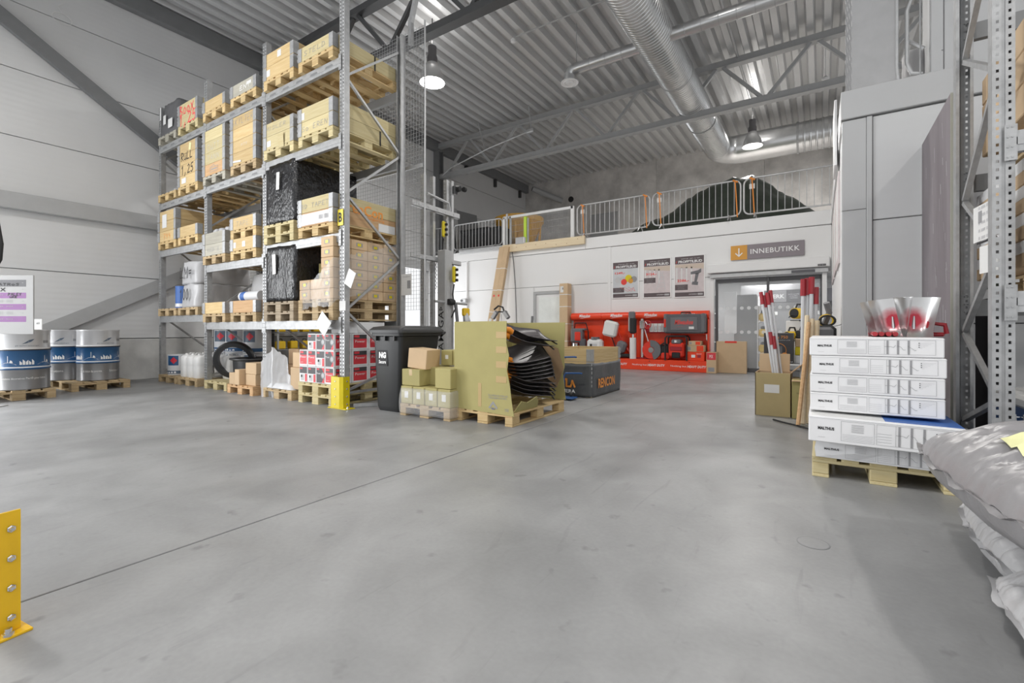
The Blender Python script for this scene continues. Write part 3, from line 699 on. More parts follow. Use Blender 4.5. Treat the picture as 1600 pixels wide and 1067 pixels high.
# ---- bay 2
crate(xa[1], 4.73, 1, 'the top-level crate in the middle bay', 'pine')
c, zt = crate(xb[1], 4.73, 1, 'the weathered grey top-level crate', 'wood_grey', 'pine'); front_text(c[0], 'ENT', .1, .07, .01, 'white_ink', .08, .06); sheet(c[0], .12, .26, .1, .15, 'paper', 'label_paper', (0, fr-.001, 0))
c, zt = crate(xa[1], 3.60, 4, 'the tall pale crate with a framed stamp', 'pine_pale', 'wood_grey', tones=['pine_red','pine_pale','pine_pale','pine_pale']); front_text(c[2], 'CUTT', .1, .1, .006, 'ink_lgrey', 0, .04); front_text(c[1], 'TANN', .1, .09, .006, 'ink_lgrey', 0, .06)
q = MB(); q.stroke([(-.13,.05),(.15,.05),(.15,.13),(-.13,.13),(-.13,.05)], .007); q.stroke([(-.1,.13),(.0,.17),(.05,.13)], .007); q.stroke([(-.09,.09),(.11,.09)], .02); q.build('stamp', 'ink_grey', c[0], (0, fr, 0))
c, zt = crate(xb[1], 3.60, 4, 'the tall crate with a faded handwritten word', 'pine', 'pine_old'); front_text(c[3], 'SKYLTER', .085, .11, .006, 'ink_grey', 0, .05); front_text(c[1], 'PTS', .06, .04, .004, 'ink_lgrey', .05, .08)
MB().rbox(-.3, -.05, -.61, -.602, .02, .05, .003).build('paper_scrap', 'paper', c[0], rot=(0,.1,0))
c, zt = crate(xa[1], 2.19, 2, 'the grey crate filled with white plastic sacks', 'wood_grey', 'pine_old'); front_text(c[0], 'KEDJE', .08, .06, .006, 'ink_grey', 0, .07); zsack = zt
c, zt = crate(xb[1], 2.19, 1, 'the lower of two stacked crates in the middle bay', 'pine'); sheet(c[0], -.3, -.22, .05, .14, 'paper', 'label_paper', (0, fr, 0)); sheet(c[0], -.02, .07, .05, .14, 'paper', 'label_paper', (0, fr, 0))
c, zt = crate(xb[1], zt, 1, 'the upper of two stacked crates in the middle bay', 'pine'); front_text(c[0], 'TAPE', .09, .08, .005, 'ink_grey', 0, .05)
crate(xa[1], 1.17, 1, 'the low first-level crate beside the second upright', 'pine', 'pine_old'); crate(xb[1], 1.17, 1, 'the low reddish first-level crate by the third upright', 'pine_red', 'pine_old')
# ---- bay 1
crate(xa[0], 4.73, 0, 'the dark grey hooded load', 'wood_grey')
c, zt = crate(xb[0], 4.73, 2, 'the crate sprayed with red writing', 'pine_pale', 'pine_pale'); hand('BOOX', .13, .17, .022, 'red_spray', c[1], (-.02, fr, .0)); hand('1,25', .15, .20, .024, 'red_spray', c[0], (.02, fr, .0))
crate(xa[0], 3.58, 0, 'a scrap of clear film on the third level', 'pine')
c, zt = crate(xb[0], 3.58, 4, 'the tall crate marked RULL 1,25', 'pine'); hand('RULL', .105, .15, .018, 'ink', c[2], (-.02, fr, .08)); hand('1,25', .11, .16, .018, 'ink', c[1], (.0, fr, .02)); sheet(c[0], -.24, -.06, .05, .15, 'paper', 'label_paper', (0, fr-.001, 0)); sheet(c[3], .04, .12, .05, .18, 'sticker', 'note', (0, fr-.001, 0), (0,.2,0))
c, zt = crate(xa[0], 2.63, 3, 'the crate with a white paper and orange number', 'pine'); front_text(c[0], '799', .1, .12, .009, 'orange_ink', .02, .03); sheet(c[2], -.2, .0, -.13, .13, 'paper', 'label_paper', (0, fr-.001, 0))
crate(xb[0], 2.63, 1, 'the low second-level crate beside the second upright', 'pine')
crate(xa[0], 1.31, 0, 'the blue and white can on the first beam level', 'pine_old'); crate(xb[0], 1.31, 0, 'the white shrink-wrapped LM 100 sacks', 'pine_old')

# ---------------------------------------------------------------- loads on the rack
def soft_block(name, label, cat, x, y, z, w, d, h, m, seed=1, amp=.02, top=.97, nx=12, nz=12, par=None, round_=.06, freq=5):
    ring = []; P = []
    rr = round_
    for sx, sy, a0 in ((1,-1,-PI/2),(1,1,0),(-1,1,PI/2),(-1,-1,PI)):
        for k in range(4): a = a0+k*PI/2/3; P.append((sx*(w/2-rr)+rr*math.cos(a), sy*(d/2-rr)+rr*math.sin(a)))
    Q = []
    for i in range(len(P)):
        a, b = Vector(P[i]), Vector(P[(i+1) % len(P)]); n = max(1, int((b-a).length/.07))
        for k in range(n): Q.append(a.lerp(b, k/n))
    rings = []
    for j in range(nz+1):
        tt = j/nz; s = (1-(1-top)*tt); s *= .985+.015*math.sin(tt*PI)
        rg = []
        for p in Q:
            v = Vector((p.x*s, p.y*s, h*tt)); nn = noise.noise(Vector((p.x*freq+seed*3, p.y*freq, tt*h*freq*.6)))+.5*noise.noise(Vector((p.x*freq*3, p.y*freq*3+seed, tt*h*freq)))
            dirn = Vector((p.x, p.y, 0)).normalized(); v += dirn*nn*amp*(1 if 0 < j else .4); v.z += (nn*amp*.6 if j == nz else 0); rg.append(tuple(v))
        rings.append(rg)
    last = rings[-1]; rings.append([(p[0]*.9, p[1]*.9, p[2]+.012+.01*noise.noise(Vector((p[0]*4, p[1]*4, seed)))) for p in last]); rings.append([(p[0]*.4, p[1]*.4, h+.015) for p in last])
    q = MB(); q.loft(rings)
    if par is not None: return q.build(name, m, par, (x,y,z), smooth='all')
    t = thing(name, label, cat, (x,y,z)); q.build('film' if 'film' in m else 'cover', m, t, smooth='all'); return t
t = soft_block('wrapped_load', 'black stretch-wrapped load on two pale pallets below the third level', 'wrapped load', xa[2], PY, 2.35+.293, .78, 1.16, .92, 'black_film', 3, .018); sheet(t, -.08, .0, .5, .76, 'paper', 'label_paper', (-.0, -.6, 0), (0,.05,0))
t = soft_block('wrapped_load', 'black stretch-wrapped load standing next to the brown cartons', 'wrapped load', xa[2], PY, 1.17+.293, .80, 1.18, .83, 'black_film', 8, .02); sheet(t, -.12, -.03, .42, .72, 'paper', 'label_paper', (0, -.605, 0), (0,-.05,0))
t = soft_block('wrapped_load', 'dark grey hooded load on the top level at the far rack end', 'wrapped load', xa[0], PY, 4.73+.147, .78, 1.16, .66, 'grey_hood', 5, .02, .9); sheet(t, -.2, -.08, .22, .4, 'paper', 'label_paper', (0, -.585, 0)); sheet(t, .05, .24, .1, .27, 'paper', 'label_paper', (0, -.595, 0)); sheet(t, -.36, -.3, .35, .6, 'paper', 'label_paper', (0, -.585, 0))
t = thing('shrink_wrapped_sacks', 'two white shrink-wrapped sacks handwritten LM 100', 'sack', (xb[0]-.13, PY-.02, 1.31+.147))
soft_block('sack', '', '', 0, 0, 0, .72, 1.05, .44, 'bag_white', 2, .03, .96, par=t, round_=.13); soft_block('sack', '', '', 0, 0, .445, .70, 1.05, .42, 'bag_white', 6, .03, .94, par=t, round_=.13)
hand('LM', .15, .20, .022, 'ink', t, (-.07, -.555, .55)); hand('=', .12, .2, .02, 'ink', t, (.19, -.555, .56)); hand('100', .11, .2, .022, 'ink', t, (-.05, -.56, .14)); hand('--', .1, .1, .02, 'ink', t, (.2, -.60, .2))
# blue and white can, clear film scrap
def pail(x, y, z, r, h, label, group, diamond=True, ang=0, full=True, ml=('pail_white','pail_navy','blue_band')):
    t = thing('paint_pail', label, 'pail', (x,y,z), ang, group)
    MB().lathe([(r*.97,0),(r*.98,.01),(r,h*.04),(r,h*.5),(r*1.0,h*.97),(r*1.02,h*.975),(r*1.02,h),(r*.96,h),(r*.94,h*.985),(.01,h*.985)], 28).build('body', ml[0], t, smooth=50)
    MB().lathe([(r*1.004,h*.07),(r*1.004,h*.22)], 28, cap=False).build('band', ml[2], t, smooth=True)
    def patch(a0, a1, z0, z1, m, nm, rr=1.006, k=6):
        q = MB(); vs = []; 
        for i in range(k+1):
            a = a0+(a1-a0)*i/k; vs += [(r*rr*math.cos(a), r*rr*math.sin(a), z0), (r*rr*math.cos(a), r*rr*math.sin(a), z1)]
        q.add(vs, [(2*i,2*i+2,2*i+3,2*i+1) for i in range(k)]); return q.build(nm, m, t, smooth=True)
    if diamond:
        patch(-PI/2+.05, -PI/2+1.15, h*.48, h*.95, ml[1], 'label_patch')
        a = -PI/2+.72; q = MB(); vs = []
        for da, dz in ((0,-.17),(.34,0),(0,.17),(-.34,0),(0,0)): vs.append((r*1.03*math.cos(a+da), r*1.03*math.sin(a+da), h*.72+dz*h))
        q.add(vs, [(0,1,4),(1,2,4),(2,3,4),(3,0,4)]); q.build('hazard_diamond', 'diamond', t)
    q = MB(); rnd = random.Random(int(x*100)%97)
    for k in range(6):
        a = -PI/2-.75+k*.3; hh = h*(.03+.07*rnd.random())
        q.add([(r*1.009*math.cos(a),r*1.009*math.sin(a),h*.1),(r*1.009*math.cos(a+.2),r*1.009*math.sin(a+.2),h*.1),(r*1.009*math.cos(a+.2),r*1.009*math.sin(a+.2),h*.1+hh*.6),(r*1.009*math.cos(a+.1),r*1.009*math.sin(a+.1),h*.1+hh),(r*1.009*math.cos(a),r*1.009*math.sin(a),h*.1+hh*.5)], [(0,1,2,3,4)])
    q.build('skyline_print', 'white_ink', t)
    return t
pail(xa[0]+.12, PY-.35, 1.31+.147, .14, .44, 'slim blue and white can on the first beam level beside the sacks', 'paint pails', False, ml=('blue_print','pail_white','pail_white'))
def film_drape(name, label, x, y, z, w, h, m, seed, d=.25, rz=0):
    q = MB(); nx, nz = 18, 12; vs = []
    for j in range(nz+1):
        for i in range(nx+1):
            u, v = i/nx-.5, j/nz; k = noise.noise(Vector((u*5+seed, v*3, seed))); k2 = noise.noise(Vector((u*14, v*6+seed, 2)))
            zz = h*v*(1-.5*abs(u)**1.5*1.6)*(1+.15*k); vs.append((u*w*(1.15-.35*v), d*(k*.7+k2*.25)-.1*v*0, max(.004, zz+.02*k2)))
    q.add(vs, [(j*(nx+1)+i, j*(nx+1)+i+1, (j+1)*(nx+1)+i+1, (j+1)*(nx+1)+i) for j in range(nz) for i in range(nx)])
    o = q.build(name, m, None, (x,y,z), (0,0,rz), smooth='all'); return tag(o, label, 'plastic film')
film_drape('plastic_film', 'crumpled scrap of clear film on the empty third-level pallet', xa[0], PY-.35, 3.58+.147, .7, .22, 'clear_film', 2)
# cartons with yellow labels
def film_wrap(name, label, path, zb, zt, z, m, seed, cat='plastic film'):
    L_ = [0]
    for a, b in zip(path, path[1:]): L_.append(L_[-1]+math.dist(a, b))
    def at(t, A):
        s = t*L_[-1]
        for i in range(len(path)-1):
            if s <= L_[i+1]+1e-9: k = (s-L_[i])/(L_[i+1]-L_[i]); return [p+(q_-p)*k for p, q_ in zip(A[i], A[i+1])] if isinstance(A[i], tuple) else A[i]+(A[i+1]-A[i])*k
        return A[-1]
    q = MB(); nx, nz = 60, 12; vs = []
    for j in range(nz+1):
        for i in range(nx+1):
            t = i/nx; x, y = at(t, path); b, c = at(t, zb), at(t, zt); n1 = noise.noise(Vector((t*9+seed, j*.35-t*6, seed))); n2 = noise.noise(Vector((t*30, j*.8+t*12, seed)))
            vs.append((x+.010*n1+.01, y-.022*abs(n1)-.008*abs(n2), b+(c-b)*j/nz+.03*n2*(j in (0, nz))))
    q.add(vs, [(j*(nx+1)+i, j*(nx+1)+i+1, (j+1)*(nx+1)+i+1, (j+1)*(nx+1)+i) for j in range(nz) for i in range(nx)])
    return tag(q.build(name, m, None, (0,0,z), smooth='all'), label, cat)
def carton(x, y, z, w, d, h, label, m='carton', group=None, rz=0, tape=True, yel=None, white=None, name='carton', rot=None):
    t = thing(name, label, 'box', (x,y,z), rz, group, rot=rot)
    MB().rbox(-w/2,w/2,-d/2,d/2,0,h,.006).build('body', m, t)
    if tape:
        q = MB(); q.box(-.025,.025,-d/2-.0008,d/2+.0008,h,h+.0008); q.box(-.025,.025,-d/2-.001,-d/2,h*.62,h); q.build('tape', 'tape', t)
    if yel:
        for sx in yel:
            T = Matrix.Identity(4) if sx == 'f' else Matrix.Translation((w/2+d/2*0, 0, 0)) @ Matrix.Rotation(PI/2, 4, 'Z')
            y0 = -d/2-.001 if sx == 'f' else -.001
            q = MB(); q.rect(-.055,.055,h*.30,h*.72,y0,T); q.build('label_frame', 'ink_grey', t); q = MB(); q.rect(-.035,.03,h*.36,h*.66,y0-.0006,T); q.build('label_colour', 'yellow', t)
    if white: sheet(t, *white, 'paper', 'label_paper', (0, -d/2-.001, 0))
    return t
z0 = 1.17+.293; yl = 'brown carton with yellow label in the wrapped stack at the rack end'
for k in range(6):
    for j in range(4):
        if k < 6: carton(xb[2]+.26, PY-.45+j*.29, z0+k*.142, .27, .285, .139, 'yellow-labelled brown carton in the tall stack, %s tier up, %s row deep' % (['first','second','third','fourth','fifth','sixth'][k], ['first','second','third','fourth'][j]), group='yellow-labelled cartons', yel=['f','s'] if j == 0 else ['s'], tape=False)
for k, n in ((0,2),(1,2)):
    for i in range(2):
        carton(xb[2]-.27+i*.265, PY-.44, z0+k*.142, .255, .285, .139, ['lower','upper'][k]+' carton of the '+['outer','inner'][i]+' pair in front of the taller carton column', yel=['f'] if i == 0 else None, tape=False, group='yellow-labelled cartons')
for k in range(4):
    for i in range(2): carton(xb[2]-.27+i*.265, PY-.13, z0+k*.142, .255, .285, .139, 'plain carton behind the torn film, %s tier up, %s' % (['first','second','third','fourth'][k], ['far column','near column'][i]), tape=False, group='second-row cartons', m='carton_olive' if k > 1 else 'carton')
film_wrap('plastic_film', 'torn clear film sagging across the brown cartons', [(-6.28,3.96),(-5.9,3.90),(-5.46,3.88),(-5.425,3.95),(-5.43,4.5),(-5.43,5.1)], [-.16,-.10,-.12,-.02,.10,.55], [.16,.26,.50,.55,.70,.90], z0, 'thin_film', 5)
for x, y, z, w, h, ry, lab in ((-5.2, 3.99, 1.72, .16, .22, .5, 'tilted white paper taped above the torn film'), (-5.62, 3.88, 1.12, .26, .24, .7, 'white delivery pouch hanging at the lowest beam'), (-5.35, 3.985, 1.36, .13, .13, 0, 'small white notice on the end upright')):
    o = MB().rbox(-w/2,w/2,-.002,.002,-h/2,h/2,.001).build('paper_sheet', 'paper', None, (x,y,z), (0,ry,0)); tag(o, lab, 'paper')
o = MB().rbox(-.11,.11,-.002,.002,-.16,.16,.001).build('notice_sheet', 'paper', None, (-5.22, 5.02, 1.72)); tag(o, 'white printed notice with a photo on the rear upright', 'paper')
sheet(o, .02, .09, -.06, .06, 'ink_grey', 'photo', (0,-.003,0)); text('Datablad', .14, .02, 'ink_grey', o, (0,-.003,.12)); text('---- ---\n-- -----\n---- --', .08, .08, 'ink_lgrey', o, (-.05,-.003,-.01))
t = thing('aisle_sign', 'small yellow sign with a black B on the end upright', 'sign', (-5.36, 3.985, 2.55)); MB().rbox(-.085,.03,-.006,0,-.11,.11,.002).build('plate', 'yellow', t); text('B', .07, .13, 'ink', t, (-.028,-.0075,0), bold=.03)
# white plastic sacks in the grey crate, hazy bulky goods behind
for i in range(3): tag(soft_block('plastic_sack', 'white plastic sack bulging out of the grey crate', 'sack', xa[1]-.22+i*.22, PY-.3, zsack-.22, .22, .5, .30, 'bag_white', i+11, .02, .8, round_=.09), '%s white plastic sack bulging out of the grey crate' % ['first','middle','last'][i], 'sack', 'white sacks in the grey crate')
o = soft_block('wrapped_load', 'hazy film-wrapped bulky load behind the two low crates', 'wrapped load', -8.3, 4.85, 1.33, 1.5, .55, .72, 'haze_film', 21, .05, .85, round_=.2)
o = soft_block('wrapped_load', 'grey covered bulky load behind the stacked crates', 'wrapped load', -8.35, 4.85, 2.35, 1.4, .5, .62, 'cellular', 22, .04, .9, round_=.2)
t = thing('film_roll', 'white and blue roll lying above the low reddish crate', 'roll', (-7.95, 4.15, 1.60)); MB().tube([(-.3,0,0),(.3,0,0)], .085, 16).build('roll', 'pail_white', t, smooth=True); MB().tube([(-.25,0,0),(-.12,0,0)], .0865, 16).build('band', 'blue_print', t, smooth=True)
# ---- floor level of the rack
fy = PY
pallet(-10.68, fy, 0, 'old pallet under the blue-topped pail by the far upright', 'pine_old'); pallet(-9.82, fy, 0, 'old pallet under the white canisters', 'pine_old')
pallet(-8.75, fy, 0, 'pale pallet under the black plastic tub', 'pine_pale'); pallet(-7.80, fy-.06, 0, 'reddish pallet under the small brown boxes', 'pine_red')
pallet(-6.85, fy, 0, 'old pallet under the white crumpled film', 'pine_old'); pallet(-5.88, fy, 0, 'lower pale pallet under the red and black boxes', 'pine_pale'); pallet(-5.88, fy, .146, 'upper pale pallet under the red and black boxes', 'pine_pale')
pail(-10.72, fy-.38, .146, .19, .40, 'blue-topped pail with red diamond standing alone by the far upright', 'paint pails', True, ml=('pail_white','blue_band','pail_navy'))
for k, (x, y) in enumerate(((-9.95, fy+.15), (-9.5, fy+.15), (-8.95, fy+.2))):
    pail(x, y, .15, .21, .44, 'lower pail behind the canisters, %s of three' % ['first','second','third'][k], 'lower pails', True); pail(x, y, .596, .21, .44, ['upper pail with red diamond behind the first canisters','upper dark pail behind the second upright','upper pail with red diamond right of the second upright'][k], 'paint pails', True, ang=-.1)
def canister(x, y, z, h=.42, w=.24, d=.28, label='white plastic canister in the close-packed row on the pallet', g='white canisters', rz=0):
    t = thing('canister', label, 'canister', (x,y,z), rz, g)
    def ring(s, zz, r=.05):
        P = []
        for sx, sy, a0 in ((1,-1,-PI/2),(1,1,0),(-1,1,PI/2),(-1,-1,PI)):
            for k in range(3): a = a0+k*PI/4; P.append(((sx*(w/2-r)+r*math.cos(a))*s, (sy*(d/2-r)+r*math.sin(a))*s, zz))
        return P
    q = MB(); q.loft([ring(.95,0), ring(1,.02), ring(1,h*.45), ring(.97,h*.5), ring(1,h*.55), ring(1,h*.86), ring(.8,h*.96), ring(.45,h)]); q.build('body', 'white_plastic', t, smooth=50)
    MB().cyl(0,-d*.2,h*.97,h*1.06,.028,12).build('cap', 'white_plastic', t, smooth=40)
    MB().tube([(0,-.03,h*.97),(0,0,h*1.06),(0,.06,h*1.06),(0,.09,h*.97)], .014, 6).build('handle', 'white_plastic', t, smooth=True); return t
for i in range(3):
    for j in range(2): canister(-10.12+i*.255, fy-.42+j*.29, .146, label='white plastic canister, %s of the three in the %s row on the pallet' % (['first','second','third'][i], ['front','back'][j]))
for j in range(2): canister(-9.06, fy-.16+j*.29, .146, label='white plastic canister past the second upright, %s one' % ['front','rear'][j], g='canisters past the upright')
t = thing('plastic_tub', 'big round black plastic tub with flared rim on the floor pallet', 'tub', (-8.30, fy-.10, .146)); MB().lathe([(.36,0),(.37,.02),(.385,.36),(.44,.38),(.44,.40),(.37,.40),(.355,.38),(.34,.03),(.01,.03)], 36).build('body', 'black_plastic', t, smooth=40)
t = thing('plastic_ring', 'thick black plastic ring leaning upright behind the tub', 'ring', (-8.86, fy-.22, .15), rot=(0,0,.85))
q = MB(); T = Matrix.Translation((0,0,.34)) @ Matrix.Rotation(PI/2+.22, 4, 'X'); q.lathe([(.255,-.06),(.325,-.06),(.345,-.03),(.345,.03),(.325,.06),(.255,.06),(.245,0),(.255,-.06)], 36, T, cap=False); q.build('ring', 'black_plastic', t, smooth=40)
for k, (x, y, z, w, h, rz, lab) in enumerate(((-8.05,fy-.52,.146,.17,.19,.1,'small brown box at the end of the row on the reddish pallet'), (-7.86,fy-.53,.146,.15,.25,-.05,'tall narrow brown box on the reddish pallet'), (-7.6,fy-.45,.146,.30,.18,0,'lower brown box of the pair on the reddish pallet'), (-7.6,fy-.45,.328,.30,.18,.04,'upper brown box of the pair on the reddish pallet'))):
    carton(x, y, z, w, .28, h, lab, group='small brown boxes', rz=rz, tape=False)
film_wrap('plastic_film', 'pulled-down white crumpled film beside the middle upright', [(-7.24,fy-.62),(-7.12,fy-.5),(-7.0,fy-.58),(-6.86,fy-.42),(-6.74,fy-.46),(-6.62,fy-.36)], [.0,.0,.0,.1,.15,.15], [.55,.74,.78,.62,.36,.2], 0, 'haze_film', 31)
o = soft_block('plastic_film', 'flat white film spread over the floor pallet', 'plastic film', -6.82, fy-.42, .147, .72, .34, .06, 'haze_film', 35, .03, .8, nz=5)
for k, (x, y, z, w, h, rz, lab, m) in enumerate(((-6.72,fy-.2,.46,.26,.24,.3,'open brown carton lying on the white film','carton_dark'), (-6.52,fy-.35,.42,.22,.30,-.1,'brown carton with a pale front leaning on the red boxes','carton'), (-6.6,fy+.1,.30,.3,.2,.1,'brown carton at the back of the film heap','carton_dark'), (-6.55,fy+.25,.62,.2,.18,.1,'small carton on top at the back of the film heap','carton'), (-6.35,fy+.3,.62,.2,.18,-.2,'small dark carton next to the red boxes','carton_dark'))):
    pass
carton(-6.80, fy-.18, .16, .36, .4, .34, 'dark brown carton sunk in the white film', 'carton_dark', tape=False); carton(-6.47, fy-.36, .16, .24, .34, .32, 'brown carton pressed against the red and black boxes', tape=False)
carton(-6.80, fy-.2, .502, .28, .3, .24, 'dark open carton on top of the film heap', 'carton_dark', tape=False); carton(-6.48, fy-.36, .482, .2, .28, .22, 'brown carton standing on another beside the red boxes', tape=False)
for i in range(3): carton(-6.85+i*.22, fy+.36, .16+.0, .2, .24, .72, ['tall pale carton at the back of the film heap','tall brown carton in the back row','tall dark carton by the back of the red boxes'][i], ['carton','carton','carton_dark'][i], tape=False)
# red and black boxes
def red_box(x, y, z, kind, label, group='red and black product boxes', w=.195, d=.285, h=.228):
    t = thing('product_box', label, 'box', (x,y,z), 0, group); MB().rbox(-w/2,w/2,-d/2,d/2,0,h,.004).build('body', 'paper_box', t); y0 = -d/2-.001
    if kind == 'spec':
        sheet(t,-w*.45,w*.45,h*.55,h*.95,'box_black','print',(0,y0,0)); sheet(t,w*.2,w*.45,h*.05,h*.52,'box_red','print',(0,y0,0)); sheet(t,-w*.4,-w*.1,h*.8,h*.9,'box_red','print',(0,y0-.0005,0)); sheet(t,-w*.32,w*.1,h*.1,h*.48,'ink_lgrey','picture',(0,y0,0)); sheet(t,-w*.3,-w*.12,h*.3,h*.44,'ink','picture',(0,y0-.0006,0))
    elif kind == 'round':
        sheet(t,-w*.45,w*.45,h*.05,h*.95,'box_black','print',(0,y0,0)); q = MB(); q.add([(w*.15,0,h*.05),(w*.45,0,h*.05),(w*.45,0,h*.42)],[(0,1,2)]); q.add([(w*.15,0,h*.95),(w*.45,0,h*.58),(w*.45,0,h*.95)],[(0,1,2)]); q.build('print','box_red',t,(0,y0-.0006,0))
        MB().disc(w*.3,h*.5,h*.2,18).build('picture','ink_grey',t,(0,y0-.001,0)); MB().disc(w*.3,h*.5,h*.13,18).build('picture','ink_lgrey',t,(0,y0-.0015,0)); text('Power',w*.42,h*.12,'white_ink',t,(-w*.18,y0-.001,h*.62)); sheet(t,-w*.4,-w*.12,h*.82,h*.92,'box_red','print',(0,y0-.0006,0))
    else:
        sheet(t,-w*.42,w*.42,h*.12,h*.78,'box_red','print',(0,y0,0)); sheet(t,-w*.42,w*.42,h*.7,h*.95,'box_black','print',(0,y0-.0005,0)); sheet(t,-w*.38,w*.02,h*.78,h*.92,'box_red','print',(0,y0-.001,0)); text('Power',w*.7,h*.14,'white_ink',t,(0,y0-.001,h*.57)); text('pro',w*.3,h*.06,'white_ink',t,(-w*.15,y0-.001,h*.22))
    # printed long side facing the aisle end
    xs = w/2+.001; T = (0,0,PI/2)
    sheet(t,-d*.4,d*.4,h*.12,h*.78,'box_red','print',(xs,0,0),T); sheet(t,-d*.4,d*.4,h*.68,h*.94,'box_black','print',(xs+.0005,0,0),T); sheet(t,-d*.36,-d*.05,h*.76,h*.9,'box_red','print',(xs+.001,0,0),T); text('Power',d*.6,h*.15,'white_ink',t,(xs+.001,0,h*.52),SIDE)
    return t
rows = [['spec','spec','round','red'],['red','red','spec','round'],[None,'spec','round','round']]; z0 = .293
for k in range(3):
    for i in range(4):
        if rows[k][i]: red_box(xb[2]-.30+i*.2, fy-.44, z0+k*.231, rows[k][i], 'red and black box in the front row, %s layer, %s across' % (['lowest','middle','top'][k], ['first','second','third','fourth'][i]))
    for j in range(3): red_box(xb[2]+.30, fy-.15+j*.29, z0+k*.231, 'red', 'red and black box in the side column, %s layer, %s from the front' % (['lowest','middle','top'][k], ['second','third','fourth'][j]))
for j in range(2): carton(xb[2]-.05+j*.3, fy+.05, z0+3*.231, .29, .5, .16, ['flat white carton on the red boxes','flat white carton nearest the aisle end on the red boxes'][j], 'paper_box', tape=False)
for i in range(2): carton(xb[2]-.2+i*.22, fy+.15, z0, .2, .8, .69, 'plain white box column behind the red boxes, %s one' % ['farther','nearer'][i], 'paper_box', tape=False, group='white boxes behind red ones')
# yellow guard at the end upright
def guard(name, label, x, y, z, h, m, w=.2, d=.16, rz=0, n=4, foot=True, xs=0, side=True, fx=.09):
    t = thing(name, label, 'post guard', (x,y,z), rz)
    th = .008; q = MB(); o = [(-w/2,-d),(-w/2*.62,-d*1.25),(w/2*.62,-d*1.25),(w/2,-d),(w/2,0),(w/2-th,0),(w/2-th,-d+th*.4),(w/2*.6,-d*1.25+th),(-w/2*.6,-d*1.25+th),(-w/2+th,-d+th*.4),(-w/2+th,0),(-w/2,0)]
    q.loft([[(a,b,.012) for a,b in o],[(a,b,h-.03) for a,b in o],[(a*.995,b,h) for a,b in o]]); q.build('plate', m, t)
    for k in range(n):
        zz = h*(.14+.72*k/(n-1))
        for sx in ((-1, 1) if side else ()): MB().lathe([(.012,0),(.012,.006),(.008,.008),(.006,.012)], 6, Matrix.Translation((sx*w/2,-d*.45,zz)) @ Matrix.Rotation(sx*PI/2, 4, 'Y')).build('bolt', 'chrome', t)
        MB().lathe([(.010,0),(.010,.005),(.006,.009)], 6, Matrix.Translation((xs,-d*1.25,zz)) @ Matrix.Rotation(PI/2, 4, 'X')).build('bolt', 'chrome', t)
    if foot:
        MB().rbox(-w/2-.03,w/2+fx,-d*1.3,.02,0,.01,.002).build('base_plate', m, t)
        MB().lathe([(.016,.01),(.016,.02),(.01,.022),(.01,.035)], 6, Matrix.Translation((w/2+fx*.6,-d*.7,0))).build('anchor_bolt', 'chrome', t)
    return t
guard('post_guard', 'lemon yellow steel guard around the foot of the end upright', -5.33, 3.985, 0, .42, 'yellow', .26, .1)
t = thing('rack_brace_bar', 'loose steel angle bar lying on the floor beside the bin', 'bar', (-5.02, 4.35, 0), .9); q = MB(); q.box(-.35,.35,-.03,.03,0,.006); q.box(-.35,.35,-.03,-.024,0,.05); q.build('bar', 'galv', t)
